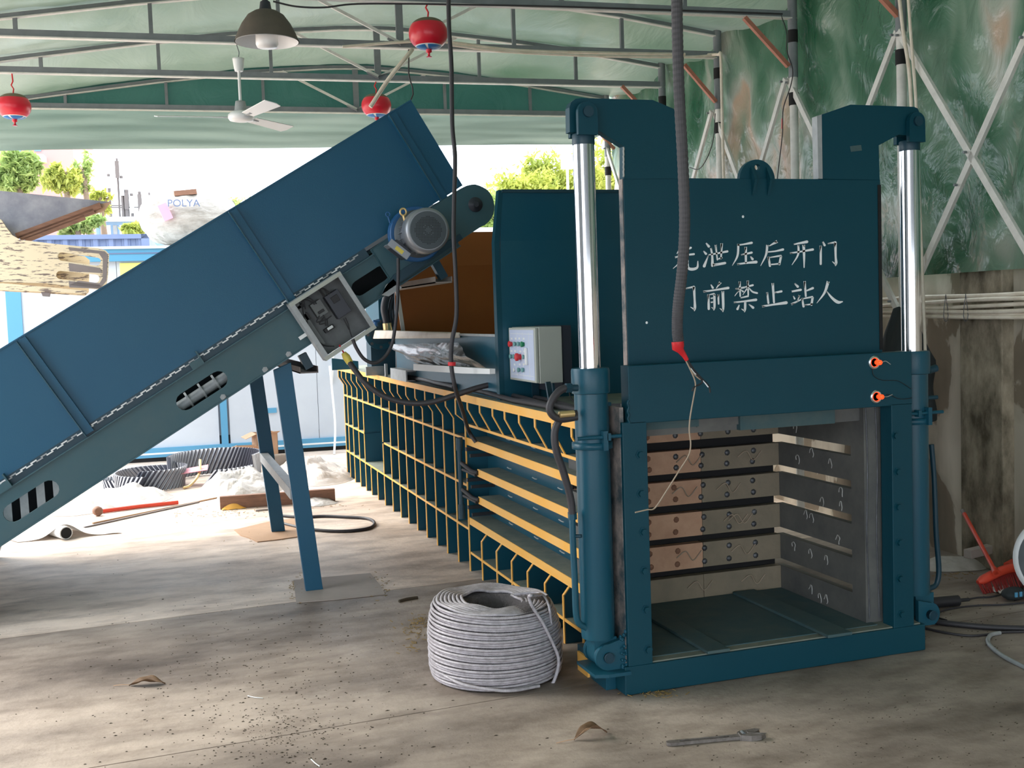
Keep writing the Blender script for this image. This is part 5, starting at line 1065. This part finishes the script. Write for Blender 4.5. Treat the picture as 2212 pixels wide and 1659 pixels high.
cb_('floor_skid', -6.0, 2.9, 0, .05, 'slot', YB+.02, YB+2.2); cb_('roof', -6.15, 3.05, 2.50, 2.53, 'far_white', YB-.05, YB+2.4)
cb_('back_wall', -6.1, 3.0, .05, 2.5, 'cabin', YB+2.2, YB+2.26)
cb_('poster', -2.60, -2.30, 2.02, 2.34, 'paper_yellow', YB+.005, YB+.018); cb_('label_plate', -1.02, -.9, .50, .56, 'cyan', YB+.005, YB+.018)
# cream slotted plate, board and planks on a stand
YS = 6.0
SP = thing('slotted_plate', 'peeling cream metal plate with two long rounded slots at the left edge', 'metal plate', T(-4.1, YS, 0))
def ap(*p): return at(p[0], p[1], 'V', YS)
def rslot(x0, y0, x1, y1, r):
    an = math.atan2(y1-y0, x1-x0); L_ = []
    for a in np.linspace(an-PI/2, an+PI/2, 6): L_.append(ap(x1+r*math.cos(a), y1+r*math.sin(a)))
    for a in np.linspace(an+PI/2, an+PI*1.5, 6): L_.append(ap(x0+r*math.cos(a), y0+r*math.sin(a)))
    return L_
out_ = [ap(*p) for p in ((-110, 470), (2, 474), (14, 492), (26, 508), (44, 518), (120, 527), (212, 536), (228, 541), (235, 549), (233, 590), (230, 612), (216, 626), (100, 612), (-110, 606))]
build('slotted_face', MB().plate(out_, [rslot(133, 554, 209, 565, 9), rslot(130, 594, 206, 602, 9)], tuple(YT*.05)), M['cream'], SP, bev=.004)
tag(SP.children[0], 'cream paint peeling off grey metal')
cut = [ap(*p) for p in ((148, 534), (226, 543), (233, 551), (230, 606), (216, 624), (150, 616), (170, 606), (215, 612), (222, 600), (222, 560), (214, 548), (150, 541))]
build('bare_metal_edge', MB().plate([tuple(np.array(p)-YT*.003) for p in cut], [], tuple(YT*.002)), M['greymetal'], SP)
for y_ in (0, 41): build('bare_metal_band', MB().plate([tuple(np.array(ap(*p))-YT*.003) for p in ((148, 568+y_*.95), (216, 579+y_*.88), (221, 590+y_*.83), (150, 586+y_*.85))], [], tuple(YT*.002)), M['greymetal'], SP)
build('rear_plate', MB().plate([tuple(np.array(ap(*p))+YT*.12) for p in ((-110, 500), (180, 552), (190, 560), (188, 630), (180, 638), (-110, 622))], [[tuple(np.array(q)+YT*.12+np.array([0, 0, 0])) for q in rslot(135, 566, 190, 572, 8)]] if 0 else [], tuple(YT*.03)), M['cream'], SP)
build('lower_lip', MB().plate([tuple(np.array(ap(*p))-YT*.02) for p in ((-110, 612), (10, 612), (188, 628), (186, 634), (-110, 622))], [], tuple(YT*.06)), M['cream'], SP)
build('lug', MB().plate([ap(*p) for p in ((88, 630), (108, 632), (106, 641), (92, 640))], [], tuple(YT*.05)), M['greymetal'], SP)
build('stand', tbox(tbox(MB(), -4.2, -4.0, YS, YS+.2, 0, 2.0), -4.4, -3.7, YS-.3, YS+.5, 0, .05), M['greymetal'], SP)
WB = thing('stained_board', 'dark stained plywood sheet leaning over brown planks at the left edge', 'board', T(-4.1, YS+.1, 2.5))
build('sheet', MB().plate([tuple(np.array(ap(*p))+YT*.16) for p in ((-110, 398), (0, 408), (237, 432), (205, 446), (33, 506), (30, 520), (-110, 560))], [], tuple(YT*.02)), M['boardgrey'], WB)
for k, (a, b_, w_) in enumerate((((30, 508), (215, 440), .05), ((38, 513), (200, 452), .045), ((50, 517), (180, 466), .045))):
    p = np.array(ap(*a))+YT*.12; q_ = np.array(ap(*b_))+YT*.12; build('plank', MB().bar(p, q_, .03, w_, (0, 0, 1)), M['wood'], WB, bev=.002)
build('torn_ply', MB().plate([tuple(np.array(ap(*p))+YT*.14) for p in ((180, 466), (200, 452), (170, 446), (237, 432), (222, 452))], [], tuple(YT*.015)), M['card'], WB)
build('prop', MB().bar(T(-4.15, YS+.25, 1.9), T(-4.15, YS+.25, 2.9), .06, .06), M['wood'], WB)
# wrapped bale on the cabin roof
WBL = thing('wrapped_bale', 'plastic-wrapped bulging waste bale standing on the cabin roof', 'bale', T(-1.78, 9.9, 2.53))
def bale(u, v):
    a = 2*PI*u; b2 = PI*v; x = -1.78+.60*math.cos(a)*math.sin(b2)**.6*(1+.18*nz(math.cos(a)*2, math.sin(a)*2, v*3))+.1*(v-.5); y = 9.95+.5*math.sin(a)*math.sin(b2)**.6
    return T(x, y, 2.87+.335*math.cos(b2)*(1+.15*nz(math.cos(a)*1.5, v*3, 5))+.05*abs(nz(math.cos(a)*5, math.sin(a)*5, v*9))+.03*nz(u*20, v*9, 2))
build('wrap', MB().grid(bale, 110, 60, False), M['bale_film'], WBL)
p = at(400, 418, 'V', 9.7); build('cardboard_scrap', MB().obox(p, (1, 0, .1), (0, 1, 0), (-.1, 0, 1), .13, .12, .03), M['wood'], WBL)
p = at(357, 458, 'V', 9.45); build('pink_scrap', MB().obox(p, (1, 0, .4), (0, 1, 0), (-.4, 0, 1), .05, .03, .09), mat('pink_wrap', rgb(226, 160, 180), .5), WBL)
def text(body, loc, size, m, parent, rx=PI/2, rz=0):
    cu = bpy.data.curves.new('lettering', 'FONT'); cu.body = body; cu.size = size; cu.extrude = .002; cu.align_x = 'CENTER'
    o = bpy.data.objects.new('lettering', cu); COL.objects.link(o); dg = bpy.context.evaluated_depsgraph_get(); me = bpy.data.meshes.new_from_object(o.evaluated_get(dg)); bpy.data.objects.remove(o)
    me.materials.clear(); me.materials.append(m); o = bpy.data.objects.new('lettering', me); COL.objects.link(o); o.parent = parent; o.location = Vector(loc)-origin(parent); o.rotation_euler = (rx, 0, rz); return o
text('POLYA', at(397, 446, 'V', 9.36), .12, M['contblue'], WBL, PI/2-.1, -.05)
tag(build('white_roof_tarp', tbox(MB(), 1.4, 2.4, 9.6, 9.9, 2.53, 2.72), M['white'], loc=T(1.9, 9.7, 2.53)), 'white bundle on the cabin roof seen between conveyor head and hopper', 'bundle')
# container
CT = thing('shipping_container', 'blue corrugated shipping container behind the cabin', 'container', T(-5, 14, 0)); zt = at(200, 507, 'V', 14)[2]
x0c = at(40, 507, 'V', 14); x0 = float(np.array(x0c)@XT)-3; x1 = float(np.array(at(322, 507, 'V', 14))@XT)
def corr(u, v):
    x = x0+(x1-x0)*u; k = (x*4.5) % 1; d = .0 if k < .35 else (.05 if .45 < k < .85 else .025); return T(x, 14+d, 0.15+(zt-.20)*v)
build('corrugated_side', MB().grid(corr, 300, 1, False), M['contblue'], CT)
build('top_rail', tbox(MB(), x0, x1, 13.97, 14.06, zt-.07, zt), M['contblue'], CT); build('bottom_rail', tbox(MB(), x0, x1, 13.97, 14.06, 0, .15), M['contblue'], CT)
build('shell', tbox(MB(), x0, x1, 14.1, 16.4, .05, zt-.02), M['contblue'], CT); build('corner_post', tbox(MB(), x1-.12, x1, 13.97, 14.1, 0, zt), M['contblue'], CT)
# buildings
def V_(px, py, y): return float(np.array(at(px, py, 'V', y))@XT), at(px, py, 'V', y)[2]
PB = thing('pink_building', 'pink rendered tower block beyond the trees at the left', 'building', T(V_(60, 400, 42)[0], 42, 0)); x0, _ = V_(-300, 330, 42); x1, _ = V_(158, 330, 42)
build('wall', tbox(MB(), x0, x1, 42, 50, 0, 16), M['pink'], PB); xa, za = V_(75, 335, 41.9); xb_, zb = V_(100, 345, 41.9)
build('balcony_slab', tbox(MB(), xa-1, xb_, 41.2, 42, zb-.1, zb+.1), M['far_white'], PB)
for k in range(3):
    q_, zq = V_(30+k*22, 332, 41.9); build('window', tbox(MB(), q_, q_+.25, 41.96, 42, zq+.1, zq+1.0), M['far_blue'], PB)
OB = thing('low_office', 'low pale blue building with masts on its roof in the distance', 'building', T(V_(270, 500, 36)[0], 36, 0)); x0, z0 = V_(208, 505, 36); x1, z1 = V_(340, 478, 36)
build('wall', tbox(MB(), x0, x1+3, 36, 42, 0, z1), M['far_blue'], OB); build('roof_slab', tbox(MB(), x0-.2, x1+3.1, 35.8, 42, z1, z1+.15), M['far_white'], OB)
for k in range(5):
    q_, _ = V_(216+k*14, 495, 35.9); build('window', tbox(MB(), q_, q_+.13, 35.96, 36, z1-.55, z1-.12), M['cabin'] if k % 2 else M['truss'], OB)
for i, (px, top, r, l) in enumerate(((234, 376, .03, 'left short'), (252, 342, .02, 'tallest thin'), (262, 380, .03, 'third'), (272, 410, .05, 'thick brown'), (284, 418, .03, 'fifth'), (301, 414, .03, 'sixth'), (322, 416, .02, 'rightmost thin'))):
    x, zt_ = V_(px, top, 37); t = thing('antenna_mast', 'distant antenna mast on the low building, %s one' % l, 'mast', T(x, 37, z1+.15), 'antenna masts')
    build('pole', MB().tube([T(x, 37, z1+.15), T(x, 37, zt_)], r*1.7, 6), M['mast'], t)
    build('antenna_panel', tbox(MB(), x-.07, x+.07, 36.9, 36.95, zt_-.7 if i else zt_-.5, zt_-.1), M['mast'] if i % 2 else M['far_white'], t)
    if i in (0, 2, 3): build('cross_arm', MB().bar(T(x-.5, 37, zt_-1.1), T(x+.5, 37, zt_-1.1), .04, .04), M['mast'], t)
# trees
LP = [(.055, 0), (0, .022), (-.055, 0), (0, -.022)]
def tree(px, pt, pb, rpx, y, label, m, n=2600, seed=0, trunk=True, ls=1.0, name='leafy_tree'):
    random.seed(100+seed); x, zt_ = V_(px, pt, y); _, zb_ = V_(px, pb, y); r = abs(V_(px+rpx, pt, y)[0]-x); cz = (zt_+zb_)/2; hz = (zt_-zb_)/2
    t = thing(name, label, 'tree', T(x, y, 0))
    blobs = [(random.gauss(0, .45), random.gauss(0, .35), random.uniform(-.75, .75), random.uniform(.25, .5)) for _ in range(16)]
    vs_ = []; fs = []
    for i in range(n):
        b_ = random.choice(blobs); d = np.array([random.gauss(0, 1) for _ in range(3)]); d = _n(d)*b_[3]*random.uniform(.5, 1.05)*(1.35 if random.random() < .12 else 1)
        c = np.array([x+(b_[0]+d[0])*r*.85, y+(b_[1]+d[1])*r*.7, cz+(b_[2]*.75+d[2])*hz]); s = random.uniform(.7, 1.5)*ls
        a = _n(np.array([random.gauss(0, 1) for _ in range(3)])); e = _n(np.cross(a, [random.random(), random.random(), 1.3]))
        o = len(vs_)
        for u_, v_ in LP: q_ = c+(a*u_+e*v_)*s; vs_.append(T(q_[0], q_[1], q_[2]))
        fs.append((o, o+1, o+2, o+3))
    tag(build('foliage', MB().add(vs_, fs), M[m], t), kind='stuff')
    if trunk:
        tk = MB(); tk.tube([T(x, y, 0), T(x+.1, y, cz*.6), T(x, y, cz+hz*.3)], [.14, .1, .04], 8)
        for k in range(7):
            b_ = blobs[k]; z_ = cz-hz*.3+k*.1*hz; tk.tube([T(x, y, z_), T(x+b_[0]*r*.7, y+b_[1]*r*.5, cz+b_[2]*hz*.7)], [.05, .015], 6)
        build('trunk', tk, M['bark'], t)
tree(35, 322, 420, 60, 20, 'pale green leafy tree at the left edge in front of the pink building', 'leaf_b', 3600, 1, ls=1.5)
tree(138, 345, 430, 42, 19, 'yellow-green small tree right of the pink building', 'leaf_a', 2200, 2, ls=1.2)
tree(178, 328, 440, 30, 21, 'sparse leafy branch tree against the sky above the board tip', 'leaf_b', 420, 3, ls=1.3)
tree(215, 400, 470, 30, 22, 'sparse small tree behind the plywood tip by the masts', 'leaf_a', 380, 4, ls=1.2)
tree(165, 465, 515, 60, 17, 'low green shrub above the container, left', 'leaf_b', 1900, 5, trunk=True, ls=1.0, name='shrub')
tree(288, 478, 512, 36, 17.5, 'bright yellow-green shrub above the container, right', 'leaf_a', 1300, 6, trunk=True, ls=1.0, name='shrub')
tree(505, 424, 470, 40, 20, 'sparse shrub right of the wrapped bale', 'leaf_b', 300, 7, trunk=True, ls=1.0, name='shrub')
tree(1110, 345, 560, 90, 17, 'broad yellow-green tree behind the hopper, left part near the conveyor head', 'leaf_a', 7500, 8, ls=1.1)
tree(1210, 300, 560, 95, 18, 'tall yellow-green tree behind the hopper by the left piston rod', 'leaf_a', 8500, 9, ls=1.1)
tree(1320, 300, 560, 90, 19, 'green tree behind the hopper seen under the left lifting arm', 'leaf_a', 7500, 10, ls=1.1)
tree(1060, 400, 560, 60, 15.5, 'low green tree just right of the conveyor head', 'leaf_b', 3000, 11, ls=1.0)
c = at(1225, 350, 'V', 11); tag(build('white_lamp_box', MB().obox(c, (1, 0, 0), (0, 1, 0), (0, 0, 1), .08, .05, .1).tube([(c[0], c[1], 0), (c[0], c[1], c[2]-.1)], .02, 8), M['white'], loc=(c[0], c[1], 0)), 'small white box on a pole in front of the trees left of the piston rod', 'lamp')
